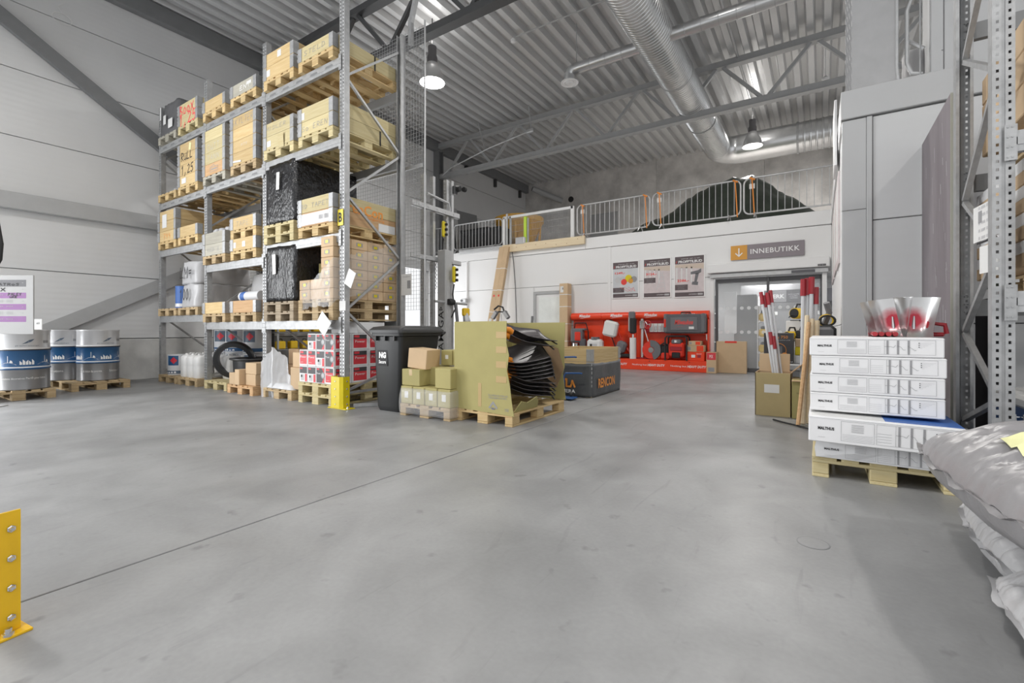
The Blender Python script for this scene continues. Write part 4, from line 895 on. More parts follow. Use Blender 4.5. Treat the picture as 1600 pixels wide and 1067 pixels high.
# ---------------------------------------------------------------- drums by the pale wall
def drum(x, y, z, ang, label, lines, grp='steel drums on pallets'):
    r, h = .292, .89; t = thing('steel_drum', label, 'drum', (x,y,z), ang, grp)
    def pr(z0, z1, m, nm, rr=r): MB().lathe([(rr,z0),(rr,z1)], 36, cap=False).build(nm, m, t, smooth=True)
    MB().lathe([(r-.01,0),(r+.004,.006),(r+.004,.02),(r,.03),(r,.30),(r+.001,.305)], 36).build('lower_shell', 'drum_grey', t, smooth=50)
    MB().lathe([(r+.001,.30),(r+.012,.315),(r,.33),(r,.57),(r+.012,.585),(r,.60)], 36, cap=False).build('blue_shell', 'blue_band', t, smooth=60)
    MB().lathe([(r,.60),(r,.86),(r+.006,.87),(r+.006,.89),(r-.012,.89),(r-.015,.87),(.01,.87)], 36).build('upper_shell', 'drum_silver', t, smooth=50)
    pr(.325,.345,'white_ink','stripe',r+.0015); pr(.605,.625,'white_ink','stripe',r+.0015); pr(.585,.60,'ink','stripe',r+.0125)
    def wrap(ch, a, zc, hh, wd, m, nm='lettering'):
        me_key = text(ch, wd, hh, m, t, (0,0,0), name=nm); me = me_key.data.copy(); me_key.data = me
        for v in me.vertices:
            th = a+v.co.x/r; v.co = ((r+.002)*math.cos(th), (r+.002)*math.sin(th), zc+v.co.y)
        me_key.rotation_euler = (0,0,0); me.update()
    for s, a, wd in lines: wrap(s, a, .17, .04, wd, 'white_ink')
    # white pictograms on the blue band: mixer lorry, bridge, towers
    def curved(q, pts, a, zc):
        vs = [((r+.0025)*math.cos(a+px/r), (r+.0025)*math.sin(a+px/r), zc+pz) for px, pz in pts]; q.add(vs, [tuple(range(len(vs)))])
    q = MB()
    for k in range(5):
        a = -PI/2-1.3+k*.72
        if k % 2 == 0:
            for i in range(5): curved(q, [(-.08+i*.032,0),(-.055+i*.032,0),(-.055+i*.032,.03+.02*(i%3)),(-.08+i*.032,.04+.02*((i+1)%3))], a, .375)
        else:
            curved(q, [(-.1,0),(.1,0),(.03,.035),(-.03,.035)], a, .375); curved(q, [(-.004,.03),(.004,.03),(.003,.13),(-.003,.13)], a, .375); curved(q, [(.02,.03),(.06,.03),(.05,.06),(.03,.07)], a, .375)
    q.build('pictogram', 'white_ink', t)
    q = MB()
    for i in range(4): curved(q, [(-.06+i*.012,.005*i),(-.01+i*.02,.012+.012*i),(.05+i*.008,.04+.012*i),(-.02+i*.012,.03+.01*i)], -PI/2+.15, .68)
    q.build('wing_emblem', 'pail_navy', t); wrap('gcp applied technologies', -PI/2+.15, .655, .022, .26, 'pail_navy')
    q = MB(); curved(q, [(-.06,0),(.07,0),(.07,.13),(-.06,.13)], -PI/2+.95, .68); q.build('label_paper', 'paper', t); q = MB()
    for i in range(2): curved(q, [(-.05+.05*i,.01),(-.01+.05*i,.01),(-.01+.05*i,.05),(-.05+.05*i,.05)], -PI/2+.95, .682); 
    q.build('label_print', 'ink_grey', t)
    return t
cam_dir = lambda x, y: math.atan2(-y, -x)                  # direction from a point to the middle of the floor
pallet(-10.22-.2, 1.75, 0, 'pallet under the drum beside the sign board', 'pine_old', PI/2)
drum(-10.12, 1.85, .146, cam_dir(-10.12,1.85)+PI/2, 'steel drum with white, blue and dark bands beside the sign board', [('Solutions décoratives Pieri® pour béton', -PI/2, .52)])
drum(-10.72, 1.7, .146, 2.2, 'steel drum mostly hidden behind the sign board', [('Solutions décoratives', -PI/2, .4)])
pallet(-11.0, 2.86, 0, 'pallet under the pair of drums by the pale wall', 'pine_old', PI/2)
drum(-10.85, 2.93, .146, cam_dir(-10.85,2.93)+PI/2+.25, 'front steel drum of the pair by the pale wall', [('ns de béton de concrete', -PI/2-.6, .3), ('Solutions d', -PI/2+.55, .16)])
drum(-11.40, 2.62, .146, .9, 'rear steel drum of the pair by the pale wall', [('Solutions', -PI/2, .2)])
# sign board on a stand
t = thing('sign_board', 'grey-white notice board with purple rows standing before the drum', 'sign', (-8.71, 1.69, 0), R(33.4))
b = MB().rbox(-.85,.0,-.008,.008,.98,1.76,.003).build('board', 'board_face', t)
# rows and writing live on the board face
for k, (z0, z1, m) in enumerate(((1.61,1.70,'case_grey'),(1.455,1.53,'row_purple'),(1.303,1.38,'row_purple'),(1.142,1.218,'row_purple'))):
    sheet(b, -.84, -.095, z0, z1, m, 'row', (0,-.0085,0))
hand('ALBATROS', .05, .03, .009, 'ink', b, (-.40,-.0095,1.625)); hand('X', .07, .05, .012, 'ink', b, (-.39,-.0095,1.55)); hand('PALEY', .032, .035, .008, 'ink', b, (-.24,-.0095,1.49)); hand('UKE', .03, .02, .008, 'ink', b, (-.26,-.0095,1.462))
for z in (1.50, 1.43, 1.41, 1.35, 1.27, 1.25, 1.18): text('------  ----', .26, .008, 'ink_grey', b, (-.40,-.0095,z))
for z in (1.66, 1.575, 1.50, 1.42, 1.34, 1.26): text('–', .02, .006, 'ink_grey', b, (-.14,-.0095,z))
MB().rbox(.005,.11,-.004,.006,1.04,1.18,.002).build('tag', 'paper', b); text('60', .04, .025, 'ink', b, (.06,-.0055,1.125))
MB().tube([(-.7,.04,0),(-.7,.04,1.66)], .02, 8).build('post', 'steel_grey', b); MB().rbox(-.85,-.55,-.1,.2,0,.012,.004).build('foot', 'steel_grey', b)
# black hose hanging at the frame edge
o = MB().tube([(-4.60,.66,7.95),(-4.52,.69,3.2),(-4.50,.69,2.2),(-4.495,.695,1.98),(-4.505,.69,1.80),(-4.49,.70,1.70),(-4.475,.71,1.60),(-4.48,.705,1.50),(-4.51,.69,1.44),(-4.7,.58,1.42)], .018, 8).build('hanging_hose', 'rubber', smooth=True); tag(o, 'black hose hanging down above the notice board', 'hose')
t = thing('cable_ring', 'thin pale cable loop hanging high on the pale wall', 'cable', (XL+.05, 2.67, 6.85)); MB().tube([(0,.14*math.cos(a),.1*math.sin(a)) for a in [i*2*PI/18 for i in range(18)]], .006, 5, True).build('loop', 'white_plastic', t); MB().tube([(0,0,.1),(0,-.06,.2),(0,.02,.28)], .006, 5).build('tail', 'white_plastic', t)
# yellow guard in the foreground
t = guard('post_guard', 'tall worn yellow post guard bolted to the floor in the foreground', -2.409, .401, 0, .42, 'yellow_guard', .2, .055, .15, 4, fx=.035)

# ---------------------------------------------------------------- wheelie bin
t = thing('wheelie_bin', 'black wheelie bin with a white-lettered label beside the rack', 'bin', (-4.60, 4.10, 0))
def rr(w0, w1, y0, y1, z, r=.05):
    P = []
    for cx, cy, a0 in ((w1-r,y0+r,-PI/2),(w1-r,y1-r,0),(w0+r,y1-r,PI/2),(w0+r,y0+r,PI)):
        for k in range(4): a = a0+k*PI/6; P.append((cx+r*math.cos(a), cy+r*math.sin(a), z))
    return P
q = MB(); q.loft([rr(-.20,.20,.02,.56,0), rr(-.215,.215,.0,.60,.06), rr(-.26,.26,-.02,.70,.95), rr(-.285,.285,-.04,.72,.96), rr(-.285,.285,-.04,.72,1.0)]); q.build('body', 'bin_plastic', t, smooth=50)
q = MB(); q.loft([rr(-.305,.305,-.07,.74,1.0), rr(-.305,.305,-.07,.74,1.035), rr(-.28,.28,-.02,.70,1.075), rr(-.2,.2,.1,.6,1.09)]); q.build('lid', 'lid_plastic', t, smooth=50)
q = MB()
for sx in (-.17, 0, .17): q.rbox(sx-.012,sx+.012,-.055,-.015,.90,.96,.003)
q.build('rib', 'bin_plastic', t)
MB().tube([(-.24,.76,.97),(-.24,.82,1.0),(.24,.82,1.0),(.24,.76,.97)], .016, 8).build('handle', 'bin_plastic', t, smooth=True)
for sx in (-1, 1): MB().lathe([(.1,-.025),(.1,.025)], 20, Matrix.Translation((sx*.24,.62,.1)) @ Matrix.Rotation(PI/2,4,'Y')).build('wheel', 'rubber', t, smooth=40)
T = (math.atan2(.04, .9), 0, 0)
lb = MB().rbox(-.17,.02,-.003,.003,-.1,.1,.002).build('label', 'ink', t, (0,-.0155,.68), (-.022,0,0)); text('NG', .13, .08, 'white_ink', lb, (-.075,-.0035,.035), bold=.06); text('Secure', .13, .045, 'white_ink', lb, (-.075,-.0035,-.05), bold=.03)
q = MB()
for sx in (-.16,-.10,-.04,.02): q.disc(sx*1.0,0,.035,10)
q.build('sticker_edge', 'paper', lb, (-.0,.0015,.1)) if False else None

# ---------------------------------------------------------------- pallet of small cartons
px, py = -3.89, 4.62
pallet(px, py, 0, 'film-smeared pallet under the olive cartons beside the bin', 'pine_old')
k = 0
names = ['end','second','third','last']
for i in range(4): carton(px-.3+i*.2, py-.46, .146, .19, .26, .21, 'olive carton with white label in the wrapped bottom row, %s from the bin' % ['first','second','third','fourth'][i], 'carton_olive', 'olive cartons on the wrapped pallet', tape=False, white=(-.03,.03,.07,.15))
for i in range(4):
    for j in range(1, 4): carton(px-.3+i*.2, py-.46+j*.28, .146, .19, .26, .21, 'plain olive carton in the bottom layer, %s column, %s row back' % (['first','second','third','fourth'][i], ['second','third','fourth'][j-1]), 'carton_olive', 'olive cartons in the back rows', tape=False)
carton(px-.26, py-.42, .36, .30, .28, .20, 'flattened taped carton on the corner nearest the bin', 'carton_olive', tape=True); carton(px+.0, py-.24, .36, .24, .28, .22, 'olive carton in the middle of the second layer', 'carton_olive', tape=False)
carton(px+.27, py-.44, .36, .24, .27, .23, 'olive carton standing proud at the front of the second layer', 'carton_olive', tape=False); carton(px+.27, py-.15, .36, .24, .27, .23, 'olive carton behind in the second layer', 'carton_olive', tape=False)
carton(px-.27, py-.10, .36, .24, .27, .22, 'olive carton behind the flattened one', 'carton_olive', tape=False)
carton(px-.24, py-.36, .565, .28, .28, .24, 'tipped brown carton on top at the corner nearest the bin', 'carton', rot=(0,.09,.12), tape=False)
for i in range(3): carton(px-.02+i*.195, py-.05, .593, .185, .26, .19, 'olive carton with white label in the top row, %s' % ['by the tipped carton','middle','by the tall card box'][i], 'carton_olive', 'olive cartons in the top row', tape=False, white=(-.02,.03,.08,.13))
o = soft_block('stretch_film', 'clear stretch film round the bottom row of olive cartons and their pallet', 'plastic film', px, py, .03, .86, 1.26, .30, 'thin_film', 41, .012, .98)

# ---------------------------------------------------------------- tall card box of snow shovels
bx, by = -3.13, 4.75
pallet(bx, by, 0, 'wooden pallet under the tall torn card box', 'pine')
t = thing('torn_card_box', 'tall torn olive card box standing open around black snow shovels', 'box', (bx, by, .147))
def wall_sheet(nm, pts, T): q = MB(); q.poly(pts, -.004, .004, T); return q.build(nm, 'carton_big', t)
H = .985
f_ = wall_sheet('front_panel', [(-.42,0),(.40,-.03),(.37,.12),(.345,.3),(.31,.45),(.335,.62),(.30,.75),(.305,H),(-.42,H)], Matrix.Translation((.02,-.60,0)))
b_ = wall_sheet('back_panel', [(-.40,0),(.42,0),(.40,.2),(.38,.33),(.405,.42),(.40,.62),(.415,H),(-.40,H)], Matrix.Translation((0,.60,0)))
s_ = wall_sheet('side_panel', [(-.6,0),(.6,0),(.6,H),(-.6,H)], Matrix.Translation((-.40,0,0)) @ Matrix.Rotation(PI/2,4,'Z'))
q = MB(); q.poly([(0,0),(.5,0),(.44,.1),(.36,.16),(.2,.1),(.05,.14)], -.004, .004, Matrix.Translation((.38,-.55,-.0)) @ Matrix.Rotation(PI/2,4,'Z') @ Matrix.Rotation(.5,4,'X')); q.build('torn_flap', 'carton_big', t)
q = MB(); q.poly([(-.3,.1),(.1,.05),(.2,.3),(.12,.55),(-.05,.6),(-.3,.5)], -.003, .003, Matrix.Translation((.2,.585,.1))); q.build('bare_liner', 'carton_dark', t)
for z in (.36,.52,.68,.84): MB().rect(.17,.31,z-.035,z+.035,-.6055).build('tape_strip', 'tape', f_, (0,.595+.6-.6,0)) if False else MB().rbox(.19,.325,-.0065,-.004,z-.04,z+.03,.0005).build('tape_strip', 'tape', f_, (.0,-.6,0))
MB().rbox(-.075,-.03,-.0065,-.004,.04,.30,.0005).build('tape_strip', 'tape', f_, (.02,-.6,0))
text('TILLVERKAD FÖR AB\nHALLSBERG M MFG', .26, .05, 'ink_grey', f_, (.21,-.606,.165)); text('SSE', .05, .03, 'ink_grey', f_, (.33,-.606,.03))
q = MB(); q.stroke([(.10,.04),(.15,.10),(.20,.04)], .02); q.stroke([(.13,.03),(.17,.03)], .02); q.build('recycle_mark', 'ink_grey', f_, (0,-.606,0)); text('VBG', .05, .025, 'ink_grey', f_, (.15,-.606,.035))
# snow shovels, blades stacked
def shovel_blade(q, w=.52, l=.46, deep=.10, th=.006):
    nx, ny = 8, 7; vs = []
    for s in (0, th):
        for j in range(ny+1):
            v = j/ny
            for i in range(nx+1):
                u = i/nx*2-1; ww = w/2*(1-.38*v**1.6); zz = deep*(abs(u)**3)*(.35+.65*v)+deep*.9*max(0, v-.62)**1.5*2.2
                vs.append((u*ww, v*l, zz-s))
    n = (nx+1)*(ny+1); fs = []
    for s in (0, n):
        for j in range(ny):
            for i in range(nx): a = s+j*(nx+1)+i; fs.append((a,a+1,a+nx+2,a+nx+1))
    for j in range(ny):
        for i in (0, nx): a = j*(nx+1)+i; fs.append((a,a+nx+1,a+nx+1+n,a+n))
    for i in range(nx):
        for j in (0, ny): a = j*(nx+1)+i; fs.append((a,a+1,a+1+n,a+n))
    q.add(vs, fs); return q
BL = shovel_blade(MB(), .60, .50, .11).mesh('blade', 'shovel_black', 'all')
EDGE = MB().rbox(-.30,.30,-.004,.012,-.01,.002,.002).mesh('edge_strip', 'black_plastic')
SOCK = MB().tube([(0,.42,.04),(0,.50,.11),(0,.58,.13)], [.032,.036,.03], 10).mesh('socket', 'orange', True)
ROD = MB().tube([(0,.56,.125),(0,.84,.15)], .017, 8).mesh('handle', 'alu', True)
def shovel(x, y, z, rx, ry, rz, label, grp):
    t = thing('snow_shovel', label, 'shovel', (x,y,z), 0, grp, rot=(rx,ry,rz)); put(BL,'blade',t); put(EDGE,'edge_strip',t); put(SOCK,'socket',t); put(ROD,'handle',t)
    for s in (-.1, 0, .1): MB().rbox(s-.006,s+.006,.08,.34,.0,.008,.002).build('rib', 'shovel_black', t)
    return t
for k in range(4): shovel(bx+.34, by+.28-.01*k, .30+k*.05, -.10, -.22, 2.35+.04*k, 'black snow shovel in the bottom bundle, %s from below' % ['first','second','third','fourth'][k], 'black snow shovels')
for k in range(6): shovel(bx+.36-.010*k, by+.30-.012*k, .58+k*.045, -.40-.01*k, -.38, 2.30+.02*k, 'black snow shovel in the tilted middle bundle, %s from below' % ['first','second','third','fourth','fifth','sixth'][k], 'black snow shovels')
for k in range(2): shovel(bx+.33, by+.26+.03*k, .88+k*.06, -.02, -.22, 2.40+.08*k, ['lower','upper'][k]+' black snow shovel of the top pair', 'black snow shovels')

# ---------------------------------------------------------------- tarp-wrapped crate and blue cart
rx, ry_ = -3.30, 7.19
pallet(rx, ry_, 0, 'pallet under the tarp-wrapped crate behind the shovels', 'wood_dark')
c1 = collar(rx, ry_, .146, 'lower collar of the tarp-wrapped crate', 'pine'); c2 = collar(rx, ry_, .346, 'middle collar of the tarp-wrapped crate', 'pine'); c3 = collar(rx, ry_, .546, 'bare top collar of the tarp-wrapped crate', 'pine'); 
for o_, kx in ((c3, .25),): MB().disc(-.05,.05,.022,10).build('knot', 'knot', o_, (0,fr,0))
t = soft_block('tarp_wrap', 'dark grey tarp with orange print wrapped round the crate', 'tarp', rx, ry_, .01, .84, 1.24, .50, 'tarp_grey', 51, .018, 1.0, freq=4)
text('RENCON', .68, .15, 'orange_ink', t, (.445,-.1,.20), SIDE, bold=.03); text('SUMERA', .34, .055, 'white_ink', t, (-.02,-.645,.08), bold=.02)
q = MB(); q.stroke([(-.12,.0),(-.12,.13),(-.02,.13),(-.02,.02),(.05,.02),(.08,.11),(.12,.02)], .03); q.build('tarp_print', 'orange_ink', t, (.02,-.645,.13))
t = thing('hand_truck', 'small blue hand truck with tube handles parked before the tarp crate', 'hand truck', (-3.32, 6.36, 0), 0)
for dx, zt in ((-.02,.62),(.07,.38)):
    MB().tube([(dx,0,.04),(dx,0,zt-.05),(dx+.03,0,zt),(dx+.26,.02,zt+.01),(dx+.29,.02,zt+.005)], .013, 8).build('tube_handle', 'blue', t, smooth=True)
MB().rbox(-.14,.0,-.01,.01,.08,.48,.006).build('back_plate', 'blue', t); MB().rbox(-.12,.3,-.2,.0,.02,.04,.006).build('toe_plate', 'blue', t)
for sx in (-.1, .2): MB().lathe([(.05,-.02),(.05,.02)], 16, Matrix.Translation((sx,.02,.05)) @ Matrix.Rotation(PI/2,4,'Y')).build('wheel', 'rubber', t, smooth=40)

# ---------------------------------------------------------------- tall material lift behind the bin
t = thing('material_lift', 'grey material lift with tall perforated masts and lettering up its column', 'lift', (-5.62, 6.1, 0))
MP = hole_post(3.75, .075, .06, .06).mesh('mast', 'galv_light')
for dx, dy in ((-.17,-.16),(-.12,.02),(-.05,.30),(-.02,.40)): put(MP, 'mast', t, (dx, dy, 0))
for z0, z1, ya, yb, nm in ((3.08,3.17,-.62,.58,'arm'),(2.22,2.30,-.66,.62,'arm')):
    q = MB(); q.box(.0,.06,ya,yb,z0,z0+.008); q.box(.052,.06,ya,yb,z0,z1); q.build(nm, 'galv_light', t)
    for k in range(5): MB().lathe([(.014,0),(.014,.004)], 8, Matrix.Translation((.06,ya+.15+k*.22,(z0+z1)/2)) @ Matrix.Rotation(PI/2,4,'Y')).build('bolt', 'steel_grey', t)
MB().tube([(-.1,-.1,3.42),(.02,.32,3.32),(.03,.34,3.2),(-.02,.3,3.0)], .02, 8).build('bent_pipe', 'galv_light', t, smooth=True)
q = MB(); q.rbox(.05,.24,-.02,.16,0,2.42,.012); q.build('column', 'steel_grey', t)
MB().rbox(.235,.25,.0,.17,.25,1.9,.004).build('rail', 'galv_light', t)
text('AMIGA', .68, .12, 'ink', t, (.14,-.0215,1.02), (PI/2,-PI/2,0), bold=.008, spacing=1.15); q = MB(); q.stroke([(0,0),(.03,.05),(.06,0),(0,0)], .014); q.build('logo_mark', 'ink', t, (.11,-.0215,1.38))
q = MB(); z = 1.75
while z < 2.3: q.stroke([(0,z),(.035,z+.035),(0,z+.07)], .012); z += .07
q.build('toothed_rack', 'steel_dark', t, (.0,-.01,0))
for (zx, zy, zz) in ((-.05,.15,2.82),(.2,.14,2.0)):
    g = MB().rbox(-.03,.03,-.04,.04,-.14,.14,.02).build('remote_control', 'yellow', t, (zx+.1, zy, zz), (0,0,.3)); 
    for k in range(3): MB().lathe([(.024,0),(.024,.04)], 10, Matrix.Translation((.03,0,-.1+k*.09)) @ Matrix.Rotation(PI/2,4,'Y')).build('button', 'rubber', g, smooth=40)
    MB().tube([(0,0,-.17),(-.02,-.02,-.35),(.01,.02,-.6),(-.05,.0,-.75)], .012, 6).build('cable', 'rubber', g, smooth=True)
MB().tube([(.2,-.25,1.52),(.25,.55,1.5)], .022, 8).build('cross_tube', 'galv', t); MB().lathe([(.05,-.06),(.06,.0),(.05,.08)], 12, Matrix.Translation((.27,.1,1.52)) @ Matrix.Rotation(PI/2,4,'X')).build('motor', 'rubber', t, smooth=True)
MB().tube([(.3,.18,1.5),(.32,.2,1.2),(.31,.18,.85)], .03, 8).build('cable_loop', 'tool_grey', t, smooth=True)
MB().tube([(.38,.36,0),(.4,.36,1.2),(.36,.34,1.42)], [.09,.07,.03], 8).build('support_leg', 'galv_light', t); MB().rbox(.34,.42,.28,.44,1.28,1.42,.02).build('clamp', 'yellow_tool', t)
MB().tube([(.42,.4,1.1),(.62,.62,.82)], .02, 6).build('strut', 'galv_light', t)
MB().rbox(-.3,.5,-.4,.6,0,.05,.01).build('base', 'steel_grey', t)
t = thing('winch_head', 'small black winch fixed to the top of the lift mast', 'winch', (-5.58, 6.62, 3.62)); MB().lathe([(.05,-.08),(.06,0),(.05,.08)],12,Matrix.Rotation(PI/2,4,'Y')).build('motor','rubber',t,smooth=True); MB().lathe([(.045,0),(.045,.05)],12,Matrix.Translation((.1,.12,0)) @ Matrix.Rotation(PI/2,4,'X')).build('pulley','rubber',t,smooth=40); MB().rbox(-.02,.02,-.1,.0,-.1,.04,.005).build('bracket','steel_black',t)
t = thing('floor_machine', 'grey rounded machine half hidden behind the tall card box', 'machine', (-4.35, 6.2, 0)); MB().rbox(-.2,.25,-.2,.2,.05,.82,.12).build('hood','tool_grey',t); MB().rbox(-.25,.3,-.22,.22,0,.12,.03).build('base','red_dark',t)
o = MB().tube([(-5.0,8.2,0),(-5.0,8.35,1.32)], .025, 8).build('upright_tube','steel_dark',smooth=True); tag(o,'dark steel tube standing up behind the tall card box','tube')
# low shelving seen through the rack, by the gate
t = thing('steel_shelf', 'steel shelf with yellow tools seen through the lowest rack level', 'shelf', (-11.45, 7.35, 0))
for y in (-.85,.85):
    for x in (-.2,.2): MB().rbox(x-.02,x+.02,y-.02,y+.02,0,1.9,.003).build('post', 'steel_grey', t)
for z in (.12,.55,.98,1.45): MB().rbox(-.24,.24,-.87,.87,z-.03,z,.004).build('shelf_board', 'steel_dark', t)
for k in range(10):
    y = -.7+(k%5)*.33; z = (.98 if k < 5 else .55); g = thing('yellow_tool_case', 'small yellow tool case on the %s shelf seen through the rack, %s along' % (['upper','lower'][k//5], ['first','second','third','fourth','fifth'][k%5]), 'tool case', (-11.4, 7.35+y, z), 0, 'yellow tool cases')
    MB().rbox(-.09,.09,-.1,.1,0,.2,.02).build('body', 'yellow_tool', g); MB().tube([(0,-.05,.2),(0,-.04,.25),(0,.04,.25),(0,.05,.2)], .012, 6).build('handle', 'rubber', g)

# ---------------------------------------------------------------- goods leaning on the shop front
for k, (x, dx) in enumerate(((-8.78,-.0),(-8.60,.0))):
    o = MB().rbox(-.09,.09,-.06,.06,0,3.72,.006).build('long_carton', 'carton', None, (x, YB-.70, 0), (-.150, .085, 0)); tag(o, ['first','second'][k]+' of two long brown cartons leaning together on the shop front', 'box', 'long cartons')
    for z in (.9,1.6,2.3,3.0): MB().rbox(-.0915,.0915,-.0615,.0615,z,z+.02,.001).build('strap', 'white_plastic', o)
    sheet(o, -.03,.03,2.1,2.16,'red_ink','mark',(0,-.062,0)); sheet(o,-.05,.05,1.2,1.4,'paper','label_paper',(0,-.062,0))
o = MB().rbox(-.13,.13,-.13,.13,0,2.38,.006).build('long_carton', 'carton', None, (-6.22, YB-.18, 0)); tag(o, 'single upright brown carton standing between staff door and red stand', 'box')
for z in (.7,1.2,1.7,2.05): MB().rbox(-.1315,.1315,-.1315,.1315,z,z+.02,.001).build('strap', 'white_plastic', o)
sheet(o,-.1,.0,2.12,2.3,'paper','label_paper',(0,-.132,0)); sheet(o,-.04,.0,2.2,2.26,'ink_grey','print',(0,-.1325,0))
t = thing('work_light', 'twin-head black work light on a tripod before the shop front', 'work light', (-7.62, 11.0, 0))
for a in (0,2.1,4.2): MB().tube([(0,0,.75),(.4*math.cos(a),.4*math.sin(a),0)], .013, 6).build('leg', 'galv_light', t)
MB().tube([(0,0,.5),(0,0,1.5)], .016, 8).build('pole', 'panel_flat', t); MB().tube([(-.2,0,1.55),(.2,0,1.55)], .02, 6).build('crossbar', 'rubber', t)
for sx in (-1, 1): g = MB().rbox(-.06,.06,-.05,.05,-.18,.08,.02).build('lamp_head', 'tool_grey', t, (sx*.17,-.04,1.5), (0,sx*-.65,0)); MB().rbox(-.05,.05,-.052,-.049,-.16,.05,.001).build('lens', 'drum_silver', g)
MB().tube([(-.25,0,1.62),(-.1,0,1.72),(.05,0,1.68),(.1,0,1.55)], .025, 6).build('bracket', 'rubber', t, smooth=True)
t = thing('wall_fixture', 'small white camera box on the white shop front', 'camera', (-10.03, YB-.02, 2.02)); MB().rbox(-.16,.06,-.14,0,-.07,.07,.02).build('housing', 'galv_light', t); MB().cyl(0,0,0,.02,.04,12,Matrix.Translation((-.12,-.141,0)) @ Matrix.Rotation(PI/2,4,'X')).build('lens','case_grey',t)
MB().tube([(.02,-.02,-2.0),(.02,-.02,1.3)], .02, 8).build('conduit', 'panel_flat', t)
o = MB().tube([(-8.2,YB-.05,3.68),(-8.12,YB-.05,3.2),(-8.05,YB-.05,2.4),(-8.0,YB-.06,1.2),(-8.0,YB-.06,.2)], .012, 6).build('hanging_cable', 'case_grey', smooth=True); tag(o, 'thin dark cable hanging down the shop front from the upper deck', 'cable')

# ---------------------------------------------------------------- posters and entrance sign
def poster(x0, z0, w, h, label, price, pos, kind):
    t = thing('poster', label, 'poster', (x0+w/2, YB-.012, z0), 0, 'offer posters on the shop front')
    MB().rbox(-w/2,w/2,-.012,.01,0,h,.003).build('frame', 'white_ink', t); y = -.0125; W_, H_ = w*.465, h
    sheet(t,-W_,W_,.03,H_-.03,'poster_grey' if kind == 0 else 'poster_pink','print',(0,y,0))
    sheet(t,-W_,W_,h*.80,h*.975,'poster_head','print',(0,y-.0006,0)); sheet(t,-W_,W_,.025,h*.125,'poster_head','print',(0,y-.0006,0))
    text('PROFFTILBUD', w*.76, h*.062, 'white_ink', t, (.03*w,y-.001,h*.85), bold=.025); text('KAMPANJE 1. SEPT - 26. OKT', w*.6, h*.02, 'white_ink', t, (.04*w,y-.001,h*.915))
    q = MB(); q.add([(-w*.43,0,h*.82),(-w*.415,0,h*.82),(-w*.39,0,h*.88),(-w*.405,0,h*.88)],[(0,1,2,3)]); q.build('slash','red_ink',t,(0,y-.001,0))
    text(price, w*.38, h*.07, 'red_ink', t, (pos[0]*w,y-.001,pos[1]*h), bold=.03)
    sheet(t,-W_,-W_+w*.42,pos[2]*h,(pos[2]+.13)*h,'poster_head','print',(0,y-.0006,0)); text('----------\n-------\n--------', w*.28, h*.07, 'ink_lgrey', t, (-W_+w*.2,y-.001,(pos[2]+.065)*h))
    text('OPTIMERA', w*.26, h*.022, 'white_ink', t, (w*.12,y-.001,h*.075)); sheet(t,w*.27,w*.43,h*.055,h*.095,'ink_lgrey','print',(0,y-.001,0)); text('MONTÉR', w*.14, h*.02, 'ink', t, (w*.35,y-.0015,h*.075))
    if kind == 0:
        for cx, cz, m, r in ((-.28,.5,'ink_lgrey',.11),(.32,.5,'ink_grey',.11),(-.1,.53,'ink_lgrey',.09),(.12,.53,'yellow',.13),(-.05,.44,'red_ink',.11),(.2,.46,'sign_orange',.09)): MB().disc(cx*w,cz*h,r*w,16).build('picture',m,t,(0,y-.001-.0004*(cz<.5),0))
        q = MB()
        for k in range(3): q.stroke([(-.2*w+.15*w*k,.3*h),(.1*w+.13*w*k,.18*h),(.3*w,.28*h)], .006)
        q.build('picture','red_ink',t,(0,y-.0008,0))
    else:
        q = MB()
        for k in range(4): q.rect(-W_+.03+k*.16*w,-W_+.06+k*.16*w,.36*h,.72*h,0)
        q.build('picture','paper',t,(0,y-.0005,0)); q = MB(); q.add([(-W_,0,.72*h),(W_,0,.66*h),(W_,0,.79*h),(-W_,0,.79*h)],[(0,1,2,3)]); q.build('picture','poster_tan',t,(0,y-.0005,0))
        q = MB()
        if kind == 1:
            q.stroke([(.0,.2*h),(.14*w,.62*h),(.2*w,.62*h),(.3*w,.2*h)], .012)
            for k in range(4): q.stroke([(.03*w+.03*w*k,.28*h+.09*h*k),(.27*w-.02*w*k,.28*h+.09*h*k)], .01)
            q.build('picture','ink_lgrey',t,(0,y-.001,0))
        else:
            q.add([(.05*w,0,.60*h),(.28*w,0,.63*h),(.38*w,0,.67*h),(.38*w,0,.58*h),(.30*w,0,.55*h),(.05*w,0,.54*h)],[(0,1,2,3,4,5)]); q.add([(.16*w,0,.36*h),(.24*w,0,.36*h),(.31*w,0,.56*h),(.20*w,0,.56*h)],[(0,1,2,3)]); q.add([(.08*w,0,.30*h),(.27*w,0,.28*h),(.29*w,0,.36*h),(.10*w,0,.37*h)],[(0,1,2,3)]); q.build('picture','tool_grey',t,(0,y-.001,0))
    return t
poster(-4.85,1.90,.76,1.02,'offer poster with coloured helmets, priced 1249','1249,-',(-.2,.68,.16),0); poster(-3.98,1.88,.74,1.05,'offer poster with a stepladder, priced 3124','3124,-',(-.2,.60,.38),1); poster(-3.17,1.86,.76,1.08,'offer poster with a cordless drill, priced 2286','2286,-',(-.2,.40,.18),2)
t = thing('entrance_sign', 'purple-grey entrance sign with an orange arrow square', 'sign', (-1.82, YB-.02, 2.72)); MB().rbox(0,1.52,-.02,0,0,.345,.003).build('board', 'sign_purple', t); MB().rbox(0,.36,-.022,-.018,0,.345,.002).build('arrow_square', 'sign_orange', t)
text('INNEBUTIKK', 1.0, .115, 'white_ink', t, (.93,-.0215,.175), bold=.012, spacing=1.08)
